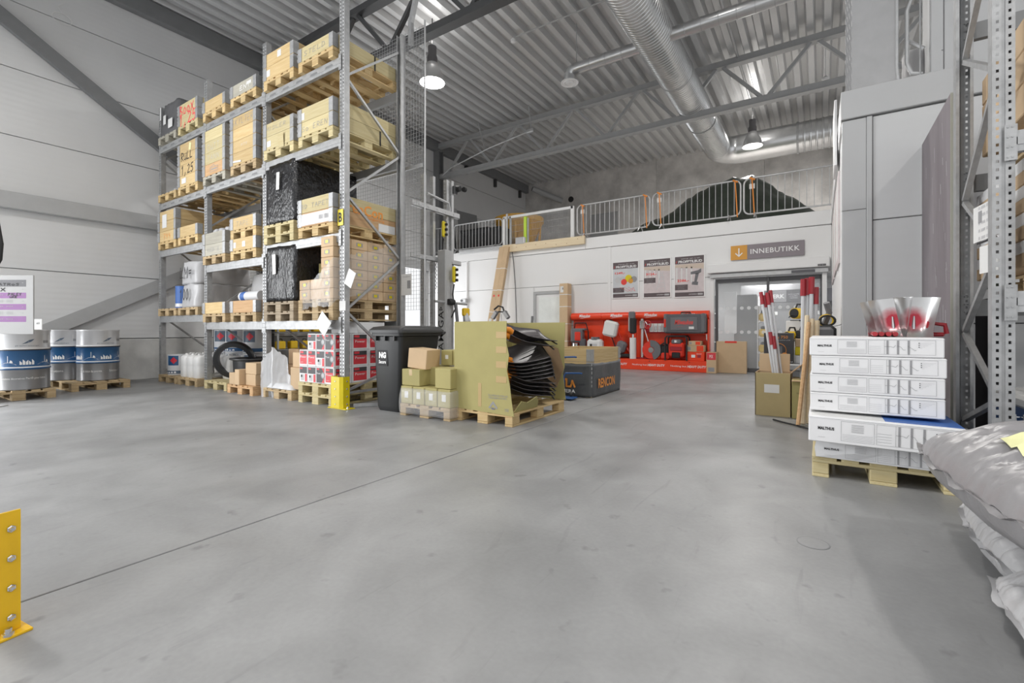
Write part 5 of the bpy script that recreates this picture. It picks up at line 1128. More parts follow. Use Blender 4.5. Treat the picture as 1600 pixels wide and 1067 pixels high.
q = MB(); q.stroke([(.18,.27),(.18,.09)], .024); q.stroke([(.11,.155),(.18,.085),(.25,.155)], .024); q.build('arrow', 'white_ink', t, (0,-.0235,0))
for k, (y0, y1, z0, z1) in enumerate(((7.4,8.4,1.9,3.1),(8.7,9.9,1.95,3.15),(10.2,11.6,1.95,3.15))):
    o = MB().rbox(.192,.2115,y0,y1,z0,z1,.003).build('poster_board', 'poster_pink'); tag(o, ['steeply foreshortened pale poster nearest the grey wall','middle pale poster on the narrow return wall','pale poster nearest the shop door on the return wall'][k], 'poster', 'posters on the return wall')
    MB().rect(y0+.08,y1-.08,z0+.1,z1-.1,0).build('print','paper',o,(.191,y0+y1,0),(0,0,-PI/2))
# ---------------------------------------------------------------- upper deck: barriers, gate, tarp, hopper
def barrier(x0, x1, y, label, z=ZM, h=1.0, tags=True, rz=0):
    w = x1-x0; t = thing('crowd_barrier', label, 'barrier', (x0, y, z), rz, 'steel crowd barriers on the upper deck'); r = .14; zb = .14
    P = []
    for cx, cz, a0 in ((w-r,zb+r,-PI/2),(w-r,h-r,0),(r,h-r,PI/2),(r,zb+r,PI)):
        for k in range(5): a = a0+k*PI/8; P.append((cx+r*math.cos(a), 0, cz+r*math.sin(a)))
    MB().tube(P, .021, 8, True).build('frame', 'galv_light', t, smooth=True)
    n = int(w/.135)
    for i in range(1, n): x = w*i/n; MB().tube([(x,0,zb+(.01 if .14 < x < w-.14 else .05)),(x,0,h-(.01 if .14 < x < w-.14 else .05))], .009, 6).build('bar', 'galv_light', t)
    for x in (.25, w-.25): MB().tube([(x,-.25,.012),(x,-.1,.14),(x,.1,.14),(x,.25,.012)], .016, 6).build('foot', 'galv_light', t)
    if tags:
        MB().rbox(.12,.24,-.03,-.022,h-.26,h-.14,.002).build('tag_plate', 'paper', t)
        for x, k in ((.18,0),(w-.12,1)): MB().tube([(x,-.03,h-.02),(x+.02,-.035,h-.3),(x+.05,-.03,.1)], .014, 5).build('strap', 'orange_strap', t); MB().tube([(x-.05,-.03,h+.01),(x+.06,-.03,h-.05)], .022, 5).build('knot', 'orange_strap', t)
    return t
barrier(-5.98,-3.84,12.56,'barrier with orange straps right of the mesh gate'); barrier(-3.76,-1.62,12.56,'barrier in the middle of the run before the dark tarp'); barrier(-1.55,.6,12.56,'barrier under the big duct elbow at the corner')
barrier(-10.72,-8.66,12.56,'barrier before the dark seats and yellow hopper', tags=False); barrier(-11.8,-10.78,12.62,'short end barrier by the leaning grey panels', tags=False)
t = thing('mesh_gate', 'white framed wire mesh gate panel standing on the deck edge', 'gate', (-8.60,12.55,ZM))
MB().rbox(0,2.5,-.03,.03,.94,1.02,.006).build('top_rail','panel_flat',t); MB().rbox(2.42,2.52,-.03,.03,.06,1.02,.006).build('end_post','panel_flat',t); MB().rbox(-.02,.06,-.03,.03,0,1.0,.006).build('post','panel_flat',t); MB().tube([(.17,-.06,-.02),(.17,-.06,1.08)],.035,10).build('pole','galv_light',t,smooth=True); MB().rbox(.24,.30,-.03,.03,0,1.0,.005).build('post','galv_light',t)
q = MB(); x = .3
while x < 2.42: q.box(x-.003,x+.003,-.003,.003,.04,.95); x += .05
for z in (.1,.3,.5,.7,.9): q.box(.3,2.42,.003,.009,z-.003,z+.003)
o = q.build('wire_grid','galv_light',t); o['kind'] = 'stuff'
t = thing('marker_post', 'bright lime green post standing at the deck edge', 'post', (-7.69,12.44,ZM-.04)); MB().rbox(-.05,.05,-.05,.05,0,.93,.012).build('post','lime',t); MB().rbox(.06,.1,-.02,.04,0,.88,.004).build('backing_tube','galv_light',t)
t = thing('timber_beam', 'long pale timber beam fixed along the deck edge', 'timber', (-8.5,12.36,3.50)); MB().rbox(0,2.85,-.05,.05,0,.235,.008).build('beam','timber',t)
rnd = random.Random(3)
for k in range(8): MB().disc(.2+k*.35,.06+.12*rnd.random(),.014,8).build('knot','knot',t,(0,-.0505,0))
t = thing('steel_channel', 'grey steel channel lying along the deck edge', 'channel', (-10.3,12.36,ZM-.02)); MB().rbox(0,2.3,-.04,.04,0,.08,.006).build('channel','galv_light',t); MB().rbox(2.32,2.65,-.08,.06,.05,.26,.02).build('end_box','drum_silver',t)
t = thing('hopper', 'big round ochre hopper standing behind the mesh gate', 'hopper', (-9.25,14.5,ZM)); MB().lathe([(.3,.0),(.35,.1),(.85,1.2),(.9,1.25),(.9,1.42),(.86,1.44),(.84,1.25),(.25,.2)],36,cap=False).build('bowl','hopper',t,smooth=40)
for a in range(4): MB().tube([(.7*math.cos(a*PI/2+.4),.7*math.sin(a*PI/2+.4),0),(.8*math.cos(a*PI/2+.4),.8*math.sin(a*PI/2+.4),1.2)],.04,6).build('leg','hopper',t)
t = thing('plastic_crate_bin', 'dark plastic transport bin behind the first barrier', 'bin', (-10.1,13.3,ZM)); MB().rbox(-.6,.6,-.4,.4,.1,.86,.03).build('body','black_plastic',t); MB().rbox(-.64,.64,-.44,.44,.80,.88,.02).build('rim','bin_plastic',t)
for k in range(3): MB().rbox(-.45+k*.36,-.2+k*.36,-.42,-.4,.2,.7,.01).build('rib','bin_plastic',t)
t = thing('plastic_crate_bin', 'black open bin beside the ochre hopper', 'bin', (-9.2,13.1,ZM)); MB().rbox(-.28,.28,-.3,.3,0,.8,.03).build('body','rubber',t); MB().rbox(-.3,.3,-.32,.32,.76,.82,.02).build('rim','bin_plastic',t)
for k in range(3):
    o = MB().rbox(0,.05,-[.62,.1,.06][k],[.62,.1,.06][k],0,1.95,.006).build('leaning_board',['steel_dark','galv_light','steel_dark'][k],None,(XL+.50+k*.06,[13.9,13.2,12.95][k]+.35,ZM),(0,-.13,[-.12,-.05,0][k])); tag(o,['wide dark framed panel leaning on the pale wall of the deck','narrow pale panel leaning beside the dark one','dark panel edge leaning at the deck corner'][k],'panel','leaning panels on the deck')
# dark green tarp over a long pile
q = MB(); nx, ny = 44, 14; vs = []
def ridge(x): 
    pts = [(-5.0,.12),(-4.5,.45),(-3.6,.78),(-2.8,1.25),(-2.2,1.42),(-1.6,1.5),(-1.25,1.25),(-.7,.75),(-.2,.35),(.1,.1)]
    for (a,h0),(b,h1) in zip(pts,pts[1:]):
        if a <= x <= b: return h0+(h1-h0)*(x-a)/(b-a)
    return .05
for j in range(ny+1):
    v = j/ny*2-1
    for i in range(nx+1):
        x = -5.0+5.1*i/nx; h = ridge(x)*(1-abs(v)**1.8); n1 = noise.noise(Vector((x*2,v*2,1))); n2 = noise.noise(Vector((x*5,v*5,4)))
        vs.append((x+.05*n1, 13.9+v*.75+.06*n2, ZM+max(.01,h+.16*n1*min(1,h)+.10*n2*min(1,h))))
q.add(vs,[(j*(nx+1)+i,j*(nx+1)+i+1,(j+1)*(nx+1)+i+1,(j+1)*(nx+1)+i) for j in range(ny) for i in range(nx)])
o = q.build('tarpaulin','tarp',smooth='all'); tag(o,'dark green tarpaulin draped over a long pile behind the barriers','tarp')
# goods on the deck above the grey wall
t = thing('panel_stack','tall stack of grey cellular panels with zigzag edges on the upper deck','panel stack',(.32,6.62,ZM+.0))
for k in range(4):
    q = MB(); th = .028; H_ = 3.6; n = 60; o_ = []
    for i in range(n+1): o_.append((-.004*(i%2)*1.5, H_*i/n))
    for i in range(n,-1,-1): o_.append((.40+.006*(i%2), H_*i/n))
    q.poly(o_,0,th); q.build('cellular_panel','cellular',t,(-.02-.028*k*.6,.0+k*.05,0))
t = thing('end_board','pale board standing on edge behind the cellular panels','board',(.18,7.6,ZM-.0)); MB().rbox(-.03,.0,-.2,.5,-.5,.35,.004).build('board','panel_flat',t)
t = thing('tube_railing','bent steel tube railing on the deck beside the grey cabinet','railing',(.70,6.62,ZM)); 
MB().tube([(.02,0,0),(.0,0,.25),(.0,0,1.9),(.05,0,2.05),(.2,0,2.12)],.016,8).build('post','galv_light',t,smooth=True); MB().tube([(.22,.05,.13),(.13,.05,.16),(.09,.05,.28),(.09,.05,.85),(.13,.05,.97),(.3,.05,1.0)],.02,8).build('loop','galv_light',t,smooth=True); MB().tube([(.2,.03,.05),(.2,.03,1.6)],.008,6).build('rod','galv',t); MB().rbox(.14,.32,.0,.08,.0,.06,.005).build('foot','steel_black',t); MB().tube([(.1,.1,.55),(.24,.1,.42)],.02,6).build('strut','galv_light',t)
o = soft_block('plastic_sack','white translucent sack on the deck behind the railing','sack',.92,7.1,ZM,.28,.3,.55,'bag_white',61,.03,.8,round_=.1)
t = thing('grey_cabinet','tall plain grey steel cabinet standing on the upper deck','cabinet',(.98,6.6,ZM)); MB().rbox(0,.10,0,.5,0,3.4,.006).build('side_panel','panel_midflat',t); MB().rbox(.105,.75,.01,.5,0,3.4,.006).build('door','panel_midflat',t)
for z in (.3,.9,1.5): MB().lathe([(.008,0),(.006,.004)],8,Matrix.Translation((.09,0,z)) @ Matrix.Rotation(PI/2,4,'X')).build('screw','steel_dark',t)

# ---------------------------------------------------------------- red tool stand
SX0, SX1, SY = -6.02, -2.28, 11.95; SW = SX1-SX0
t = thing('tool_stand','bright red power tool display stand against the white shop front','display stand',(SX0, SY, 0))
MB().rbox(0,SW,0,.48,0,.275,.008).build('base','red',t)
for k in range(4):
    x0 = SW*k/4; MB().rbox(x0+.004,x0+SW/4-.004,.44,.47,.275,1.34,.004).build('back_panel','red',t)
    MB().tube([(x0+.003,.36,1.41),(x0+SW/4-.003,.36,1.41)],.105,20).build('header_roll','red',t,smooth=40)
    text('Milwaukee',.34,.085,'white_ink',t,(x0+SW/8-.03,.2535,1.43),(PI/2,0,0),bold=.02,shear=.35); q = MB(); q.add([(x0+SW/8-.2,.2530,1.345),(x0+SW/8+.19,.2530,1.40),(x0+SW/8-.12,.2530,1.365)],[(0,1,2)]); q.build('bolt_mark','white_ink',t)
for k in range(3):
    x = SW-.42-k*.98; text('Nothing but',.38,.055,'white_ink',t,(x-.24,-.0015,.13)); text('HEAVY DUTY',.44,.06,'white_ink',t,(x+.19,-.0015,.135),bold=.025,shear=.2)
    MB().lathe([(.012,0),(.012,.003)],10,Matrix.Translation((x+.02,0,.235)) @ Matrix.Rotation(PI/2,4,'X')).build('fixing_hole','ink',t)
q = MB()
q.rbox(SW-.03,SW,.0+.25,.48,.275,1.30,.004); q.build('side_panel','red',t)
MB().rbox(SW-1.0,SW-.02,.12,.45,.925,.945,.004).build('shelf','red',t); q = MB(); q.poly([(.15,.80),(.45,.70),(.45,.925),(.12,.925)],0,.006,Matrix.Translation((SW-.04,0,0)) @ Matrix(((0,1,0,0),(1,0,0,0),(0,0,1,0),(0,0,0,1)))); q.build('shelf_bracket','white_ink',t)
MB().rbox(SW-1.62,SW-.98,.425,.44,.95,1.28,.004).build('hook_panel','box_red',t)
for k in range(4): MB().tube([(SW-1.42+k*.14,.43,1.20),(SW-1.42+k*.14,.30,1.20)],.005,5).build('hook','chrome',t)
BT = .277; G = lambda dx, dy=.18: (SX0+dx, SY+dy, BT)
for k in range(4):
    g = thing('blister_pack','small white accessory pack on the stand hooks, %s' % ['first','second','third','fourth'][k],'pack',(SX0+SW-1.42+k*.11,SY+.30,1.10),0,'accessory packs'); MB().rbox(-.05,.05,-.01,.01,-.12,.10,.004).build('card','paper',g); MB().rbox(-.035,.035,-.025,-.01,-.08,.04,.01).build('blister','ink_lgrey',g)
g = thing('pump_trolley','grey and black trolley machine at the far end of the red stand','trolley',G(.32))
MB().tube([(-.22,.1,.05),(-.22,.1,.7),(-.17,.05,.95),(.17,.05,.95),(.22,.1,.7),(.22,.1,.05)],.018,8).build('tube_frame','black_plastic',g,smooth=True); MB().rbox(-.24,.12,-.12,.1,.40,.80,.04).build('motor_box','tool_grey',g); MB().rbox(-.10,.08,-.14,-.1,.45,.70,.02).build('red_cover','red_tool',g); MB().rbox(-.22,.2,-.08,.1,.74,.80,.02).build('tray','tool_grey',g)
MB().cyl(-.08,-.1,.02,.38,.08,16).build('tank','chrome',g,smooth=40); MB().rbox(-.2,.25,-.1,.12,.02,.08,.02).build('base','red_dark',g); MB().rbox(.02,.2,-.1,.05,.1,.5,.03).build('side_unit','case_grey',g)
for sx in (-.24,.24): MB().lathe([(.11,-.025),(.11,.025)],20,Matrix.Translation((sx,.1,.11)) @ Matrix.Rotation(PI/2,4,'Y')).build('wheel','rubber',g,smooth=40)
g = thing('backpack_sprayer','white backpack sprayer tank with red base on the stand','sprayer',G(.82,.13)); MB().rbox(-.22,.22,-.12,.12,.07,.50,.06).build('tank','white_plastic',g); MB().rbox(-.21,.21,-.12,.13,0,.09,.03).build('base','red_tool',g); MB().cyl(0,0,.5,.56,.12,18).build('lid','tool_grey',g,smooth=40); sheet(g,-.12,.1,.28,.38,'ink_lgrey','label_print',(0,-.1215,0)); sheet(g,-.11,-.05,.29,.37,'ink','label_print',(0,-.122,0)); MB().tube([(.22,0,.1),(.35,-.05,.12),(.5,-.02,.06),(.6,.05,.02)],.014,6).build('hose','white_plastic',g,smooth=True)
g = thing('drain_cart','tilted tool cart with white bucket and black wheels on the stand','cart',G(1.36,.13))
MB().tube([(.1,.0,.12),(-.12,.15,.55),(-.3,.18,1.0),(-.16,.18,1.03),(-.02,.16,.95)],.016,8).build('handle','rubber',g,smooth=True); MB().rbox(-.20,.18,-.10,.10,0,.42,.05).build('bucket','white_plastic',g,(-.12,-.03,.58),(0,.22,0)); MB().rbox(-.10,.16,-.1,.12,0,.32,.06).build('motor','tool_grey',g,(.12,.0,.16),(0,.35,0)); MB().tube([(.02,0,.9),(.2,.1,.45),(.4,.1,.15)],.03,6).build('red_arm','red_tool',g); MB().rbox(.1,.45,-.06,.1,.02,.12,.03).build('foot','rubber',g)
for sy in (-.12,.12): MB().lathe([(.05,-.03),(.13,-.03),(.13,.03),(.05,.03)],22,Matrix.Translation((0,sy,.13)) @ Matrix.Rotation(PI/2,4,'X')).build('wheel','rubber',g,smooth=40); MB().lathe([(.06,-.032),(.06,.032)],16,Matrix.Translation((0,sy,.13)) @ Matrix.Rotation(PI/2,4,'X')).build('hub','ink_lgrey',g,smooth=40)
g = thing('core_drill','core drill with black motor and long white bit beside its steel column','drill',G(1.90,.08)); MB().tube([(0,0,.0),(0,0,.55)],.085,18).build('core_bit','white_plastic',g,smooth=40); MB().tube([(0,0,.55),(0,0,.64)],.03,10).build('chuck','chrome',g); MB().rbox(-.085,.085,-.08,.08,.66,1.08,.04).build('motor','rubber',g); MB().rbox(-.11,.06,-.06,.06,1.04,1.24,.03).build('gear_head','tool_grey',g); MB().rbox(-.11,-.07,-.05,.05,.72,1.1,.01).build('side_strip','galv_light',g)
g = thing('drill_stand','bright steel drill column stand with handwheel on the red stand','drill stand',G(2.10,.24)); MB().rbox(-.03,.03,-.03,.03,.02,1.05,.006).build('column','alu',g); MB().rbox(-.22,.25,-.1,.1,0,.03,.008).build('base','red_dark',g); MB().rbox(-.06,.08,-.06,.04,.78,1.0,.015).build('carriage','chrome',g); MB().tube([(.0,.05,.9),(.25,.05,.1)],.016,6).build('strut','alu',g)
MB().tube([(.14+.1*math.cos(a),-.05,.9+.1*math.sin(a)) for a in [i*PI/8 for i in range(16)]],.012,6,True).build('handwheel','red_tool',g)
for a in (0,2.1,4.2): MB().tube([(.14,-.05,.9),(.14+.1*math.cos(a),-.05,.9+.1*math.sin(a))],.008,5).build('spoke','chrome',g)
g = thing('cut_off_saw','cordless cut-off saw with red disc and half grey guard','saw',G(2.38,.08)); T = lambda z: Matrix.Translation((0,z,.24)) @ Matrix.Rotation(PI/2,4,'X')
MB().lathe([(.23,-.006),(.23,.006)],36,T(0)).build('disc','red_tool',g); MB().lathe([(.07,-.02),(.07,.02)],20,T(-.0)).build('hub','chrome',g,smooth=40)
q = MB(); o_ = [(.255*math.cos(a),.24+.255*math.sin(a)) for a in [-1.25+i*2.9/16 for i in range(17)]]+[(.09*math.cos(a),.24+.09*math.sin(a)) for a in [1.65-i*2.9/10 for i in range(11)]]; q.poly(o_,-.045,.03); q.build('guard','tool_grey',g)
MB().rbox(.2,.45,-.02,.16,.10,.38,.04).build('body','rubber',g); MB().tube([(.25,.0,.1),(.25,-.03,.38),(.33,-.03,.42),(.42,0,.38)],.02,8).build('front_handle','rubber',g,smooth=True); MB().rbox(.26,.46,-.06,.02,.02,.18,.03).build('battery','red_tool',g); MB().rbox(.38,.5,.0,.1,.22,.34,.03).build('rear_handle','rubber',g)
g = thing('tool_case','large charcoal tool case with red brand lettering on the stand shelf','tool case',(SX0+SW-.535,SY+.22,.946)); MB().rbox(-.47,.47,-.2,.2,0,.48,.03).build('body','case_grey',g); MB().rbox(-.49,-.40,-.215,.2,.02,.49,.02).build('corner_band','tool_grey',g); MB().rbox(.40,.49,-.215,.2,.02,.49,.02).build('corner_band','tool_grey',g); MB().rbox(-.32,.32,-.212,-.2,.08,.40,.006).build('front_panel','tool_grey',g); text('Milwaukee',.44,.12,'red_ink',g,(0,-.2135,.28),bold=.02,shear=.3); q = MB(); q.add([(-.25,-.2132,.14),(.2,-.2132,.22),(-.1,-.2132,.17)],[(0,1,2)]); q.build('bolt_mark','red_ink',g); sheet(g,.12,.24,.11,.17,'paper','label_paper',(0,-.2135,0)); MB().tube([(-.12,0,.5),(-.1,0,.53),(.1,0,.53),(.12,0,.5)],.016,6).build('handle','rubber',g); MB().rbox(-.48,-.43,-.23,-.2,.15,.36,.01).build('latch','red_tool',g)
g = thing('generator','red and black machine in a tubular roll cage on the stand','generator',G(3.02,.14))
for sy in (-.15,.15): MB().tube([(-.26,sy,0),(-.26,sy,.55),(-.22,sy,.60),(.22,sy,.60),(.26,sy,.55),(.26,sy,0)],.02,8).build('cage_tube','rubber',g,smooth=True)
MB().rbox(-.19,.19,-.13,.13,.08,.44,.04).build('body','red_tool',g); MB().rbox(-.12,.12,-.14,.1,.40,.52,.03).build('top_unit','tool_grey',g); MB().rbox(-.1,.1,-.145,-.125,.06,.2,.02).build('socket_panel','rubber',g); MB().rbox(-.14,.14,-.14,-.128,.24,.34,.01).build('badge','red_dark',g); MB().cyl(0,-.1,.44,.5,.05,12).build('knob','chrome',g,smooth=40)
for k, (w, h, m) in enumerate(((.40,.22,'red'),(.42,.16,'carton'),(.28,.1,'carton'))):
    zz = BT+[0,.222,.384][k]+(.0); g = carton(SX0+SW-.26+[0,-.02,-.03][k],SY+.2,zz,w,.34,h,['red product box at the near end of the stand','brown and red product box stacked in the middle','small brown and red box on top of the stack'][k],m,tape=False,group='boxes on the red stand')
    if m == 'carton': sheet(g,w*.1,w*.48,.01,h-.01,'red','print',(0,-.171,0)); sheet(g,-w*.4,-w*.22,h*.25,h*.75,'ink_grey','print',(0,-.171,0))
    else: sheet(g,-.1,-.01,.08,.15,'white_ink','print',(0,-.171,0)); sheet(g,.04,.12,.08,.15,'red_dark','print',(0,-.171,0)); text('HEAVY DUTY',.12,.03,'white_ink',g,(.08,-.172,.17))
g = carton(-2.17,12.05,0,.22,.3,.50,'narrow brown carton with red top beside the stand','carton',tape=False); sheet(g,-.1,.1,.32,.49,'box_red','print',(0,-.151,0)); text('MX',.08,.08,'white_ink',g,(0,-.152,.4)); sheet(g,-.07,.07,.04,.14,'ink_grey','print',(0,-.151,0))
g = thing('flat_carton','tall plain brown carton leaning before the shop door','box',(-1.78,12.26,0)); MB().rbox(-.33,.33,-.05,.05,0,.76,.006).build('body','carton',g); MB().rbox(-.14,.12,-.052,.02,.72,.765,.002).build('red_tape','red_tool',g)

# ---------------------------------------------------------------- inside the shop, seen through the glass
o = MB().rbox(-1.90,-1.36,13.5,13.55,0,1.95,.006).build('display_wall','board_grey'); tag(o,'grey display partition seen through the left door pane','partition')
o = MB().rbox(-2.10,-1.81,13.3,13.33,.95,2.02,.004).build('hanging_banner','white_ink'); tag(o,'plain white banner hanging just inside the shop door','banner')
t = thing('shop_shelf','white shop shelving full of small goods seen through the glass','shelf',(-2.75,14.2,0)); MB().rbox(-.3,.3,0,.05,0,2.0,.005).build('back','board_grey',t)
for z in (.3,.7,1.1,1.5): MB().rbox(-.3,.3,-.35,0,z-.02,z,.004).build('shelf_board','panel_flat',t)
t = thing('shop_wall_display','dark grey shop display wall with price cards','display wall',(-.6,15.5,0)); MB().rbox(-1.4,1.6,0,.08,0,2.35,.006).build('board','board_grey',t)
rnd = random.Random(5)
for k in range(16): x = -1.1+rnd.random()*2.2; z = .5+rnd.random()*1.1; MB().rbox(x-.05,x+.05,-.012,0,z-.05,z+.05,.003).build('price_card','paper',t)
t = thing('shop_sign','grey shop sign with white letters and a cup symbol','sign',(-.60,15.2,1.80)); MB().rbox(-.75,1.2,-.03,.0,-.0,.36,.004).build('board','case_grey',t); MB().rbox(-.68,-.20,-.034,-.028,.02,.34,.003).build('name_field','ink_grey',t); text('VERK',.40,.11,'white_ink',t,(-.44,-.036,.18),bold=.03); text('bord og kaffe\ntil proffen\ni butikken',.26,.14,'ink_lgrey',t,(-.02,-.032,.18))
q = MB(); q.stroke([(.22,.26),(.22,.17),(.26,.12),(.33,.12),(.37,.17),(.37,.26),(.22,.26)],.018); q.stroke([(.37,.24),(.43,.23),(.42,.17),(.37,.17)],.016); q.stroke([(.2,.09),(.39,.09)],.014); q.build('cup_symbol','ink_lgrey',t,(0,-.032,0))
t = thing('tool_shelf','narrow shelf of yellow tools behind the middle of the glass door','shelf',(-1.22,13.6,0))
for z in (.05,.45,.85,1.25,1.65): MB().rbox(-.12,.12,-.2,.2,z-.02,z,.004).build('shelf_board','panel_flat',t)
for x in (-.12,.12): MB().rbox(x-.01,x+.01,-.2,.2,0,1.9,.003).build('side','panel_flat',t)
for k in range(4): g = thing('yellow_tool','yellow power tool on the narrow shop shelf, %s from below' % ['first','second','third','fourth'][k],'tool',(-1.22,13.5,.05+.4*k),0,'yellow tools in the shop'); MB().rbox(-.1,.1,-.08,.08,0,.22,.05).build('body','yellow_tool',g); MB().rbox(-.05,.05,-.06,.06,.2,.28,.02).build('handle','rubber',g)

# ---------------------------------------------------------------- goods before the shop door
t = thing('storage_tote','grey plastic tote under the black product box','tote',(-.42,8.0,0)); MB().rbox(-.28,.28,-.26,.26,0,.48,.03).build('body','steel_dark',t); MB().rbox(-.30,.30,-.28,.28,.46,.55,.015).build('rim','steel_grey',t)
t = thing('product_box','black product box with a copper circle on the grey tote','box',(-.51,7.92,.552)); MB().rbox(-.185,.185,-.15,.15,0,.44,.005).build('body','box_black',t); text('i-Flex 750',.24,.04,'orange_ink',t,(-.0,-.1512,.38)); text('Tilbehør til enhver jobb',.26,.015,'ink_lgrey',t,(.02,-.1512,.335))
MB().tube([(.0+.10*math.cos(a),-.152,.19+.10*math.sin(a)) for a in [i*PI/12 for i in range(24)]],.004,5,True).build('circle_print','orange_ink',t); MB().disc(.08,.12,.04,16).build('price_dot','orange_ink',t,(0,-.1535,0)); text('Bosal',.08,.02,'white_ink',t,(.14,-.1515,.03)); sheet(t,-.05,.05,.1,.25,'tool_grey','picture',(0,-.1508,0))
g = thing('heater_stand','white stepped display stand for heaters before the shop door','stand',(-.26,8.62,0))
MB().rbox(-.2,.2,-.15,.2,0,.86,.006).build('lower_step','panel_flat',g); MB().rbox(-.2,.2,.05,.2,.86,1.18,.006).build('upper_step','panel_flat',g)
def heater(x, y, z, label, r=.13, m='yellow_tool', rz=-.6):
    t = thing('fan_heater', label, 'heater', (x,y,z), rz, 'yellow fan heaters'); T = Matrix.Translation((0,0,r+.03)) @ Matrix.Rotation(PI/2,4,'X')
    MB().lathe([(r,-.12),(r*1.02,-.1),(r*1.02,.1),(r,.12)],24,T).build('drum',m,t,smooth=40); MB().lathe([(r*.9,.121),(r*.9,.125),(r*.3,.13)],20,T).build('grille','rubber',t,smooth=40)
    MB().tube([(-r*.9,-.1,0),(-r*.9,.1,0)],.012,6).build('foot','rubber',t); MB().tube([(r*.9,-.1,0),(r*.9,.1,0)],.012,6).build('foot','rubber',t); MB().tube([(0,-.08,2*r+.03),(0,-.05,2*r+.09),(0,.05,2*r+.09),(0,.08,2*r+.03)],.014,6).build('handle','rubber',t,smooth=True)
    MB().tube([(-r,-.13,r*.6),(-.02,-.14,r*1.1),(r*.6,-.135,r*.9)],.008,5).build('cable','rubber',t); return t
heater(-.28,8.74,1.182,'round yellow fan heater on the top step of the white stand',.085); heater(-.22,8.60,.862,'purple-black fan heater on the lower step',.07,'tool_grey'); heater(-.37,8.54,.862,'yellow drum heater at the front of the lower step',.06)
heater(-.13,8.1,.552,'low yellow heater at the near end of the tote',.075)
for k in range(3): carton(-.24,8.02+.0*k,.552+[0,.12,.24][k],.14,.2,.115,['small white carton on the tote rim','yellow-black carton on the tote','brown carton wedged under the heaters'][k],['paper_box','yellow','carton'][k],tape=False)
t = thing('trolley_vacuum','black and grey machine with hose above the white boxes','vacuum',(.03,6.95,.75)); MB().rbox(-.12,.13,-.2,.2,.0,.34,.04).build('body','rubber',t); MB().rbox(-.13,.1,-.24,-.1,.10,.32,.03).build('front_cover','tool_grey',t); MB().rbox(-.04,.10,-.28,-.24,-.0,.22,.01).build('open_lid','ink_grey',t,rot=(0,.7,0)); MB().tube([(0,0,.32),(.06,0,.50),(.03,-.05,.62)],.035,8).build('grip','tool_grey',t,smooth=True)
MB().tube([(.03+.07*math.cos(a),-.1+.02*a/6,.40+.07*math.sin(a)) for a in [i*.5 for i in range(26)]],.012,6).build('cable_coil','yellow_tool',t,smooth=True); MB().tube([(.04+.08*math.cos(a),-.13+.02*a/6,.40+.06*math.sin(a)) for a in [i*.5 for i in range(26)]],.012,6).build('hose_coil','rubber',t,smooth=True)
t = thing('support_crate','grey crate carrying the black machine','crate',(.03,7.0,0)); MB().rbox(-.15,.15,-.3,.3,0,.72,.02).build('body','steel_dark',t); MB().rbox(-.155,.155,-.31,.31,.72,.749,.005).build('rim','steel_grey',t)
t = thing('open_carton','open brown carton holding long white poles','box',(-.45,6.62,0)); MB().rbox(-.22,.16,-.20,-.19,0,.52,.002).build('front_wall','carton_tan',t); MB().rbox(-.22,-.21,-.20,.2,0,.52,.002).build('side_wall','carton',t); MB().rbox(.15,.16,-.20,.2,0,.52,.002).build('side_wall','carton',t); MB().rbox(-.22,.16,.19,.2,0,.52,.002).build('back_wall','carton',t); MB().rbox(-.21,.15,-.19,.19,.0,.01,.001).build('bottom','carton',t)
MB().rbox(-.21,.13,0,.008,0,.22,.002).build('flap','carton',t,(0,.195,.52),(-.25,0,0)); MB().rbox(0,.2,-.19,.19,-.004,.004,.001).build('flap','carton_dark',t,(.155,0,.52),(0,-.75,0)); sheet(t,-.12,.04,.28,.38,'paper','label_paper',(0,-.2015,0))
t = thing('open_carton','narrow olive carton of sticks beside the open brown carton','box',(-.18,6.55,0)); MB().rbox(-.10,.12,-.18,.18,0,.46,.005).build('body','carton_olive',t); MB().rbox(-.1,.12,-.19,-.0,.46,.468,.002).build('flap','carton',t,rot=(.1,0,0)); text('DO NOT STACK',.14,.014,'ink',t,(.02,-.1815,.30)); q = MB(); q.stroke([(.06,.08),(.1,.08),(.1,.15),(.06,.15),(.06,.08)],.008); q.build('print','ink',t,(0,-.1815,0))
def pole(x, y, z, dx, dy, l, label, m='pole_white', cap='red_dark', r=.016, capl=.16, grp='long white poles with red caps'):
    a = Vector((x,y,z)); b = a+Vector((dx,dy,l)); n_ = (b-a).normalized(); t = thing('long_pole', label, 'pole', (x,y,z), 0, grp)
    MB().tube([(0,0,0), tuple(b-a)], r, 8).build('shaft', m, t, smooth=True)
    if cap: MB().tube([tuple(b-a-n_*capl), tuple(b-a)], r*1.45, 8).build('grip', cap, t, smooth=40)
    return t
for k in range(4): pole(-.42+.025*k,6.58+.03*(k%2),.02,-.22+.01*k,.2,[1.50,1.46,1.49,1.52][k],'white pole with red grip leaning out of the open carton, %s' % ['first','second','third','fourth'][k])
for k in range(2): pole(-.40+.02*k,6.5,.03,-.12+.015*k,.1,.98-.05*k,'short white pole with red grip in the open carton, %s' % ['longer','shorter'][k])
for k in range(4): pole(-.19+.042*k,6.5+.03*(k%2),.02,.02,.06+.0*k,[1.62,1.63,1.64,1.52][k],'upright white pole with dark red cap, %s of the tall bunch' % ['first','second','third','fourth'][k],r=.022,capl=.2,grp='upright poles with dark red caps')
for k in range(3): pole(-.16+.05*k,5.95+.05*k,.02,.03,.5-.05*k,[1.18,1.14,1.12][k],'square pale wooden stick leaning by the white boxes, %s' % ['first','second','third'][k],m='timber',cap=None,r=.026,grp='pale wooden sticks')
pole(-.20,5.85,.02,.09,.5,1.1,'orange-brown wooden handle with a red foot leaning by the white boxes',m='pine_red_y',cap=None,r=.022)
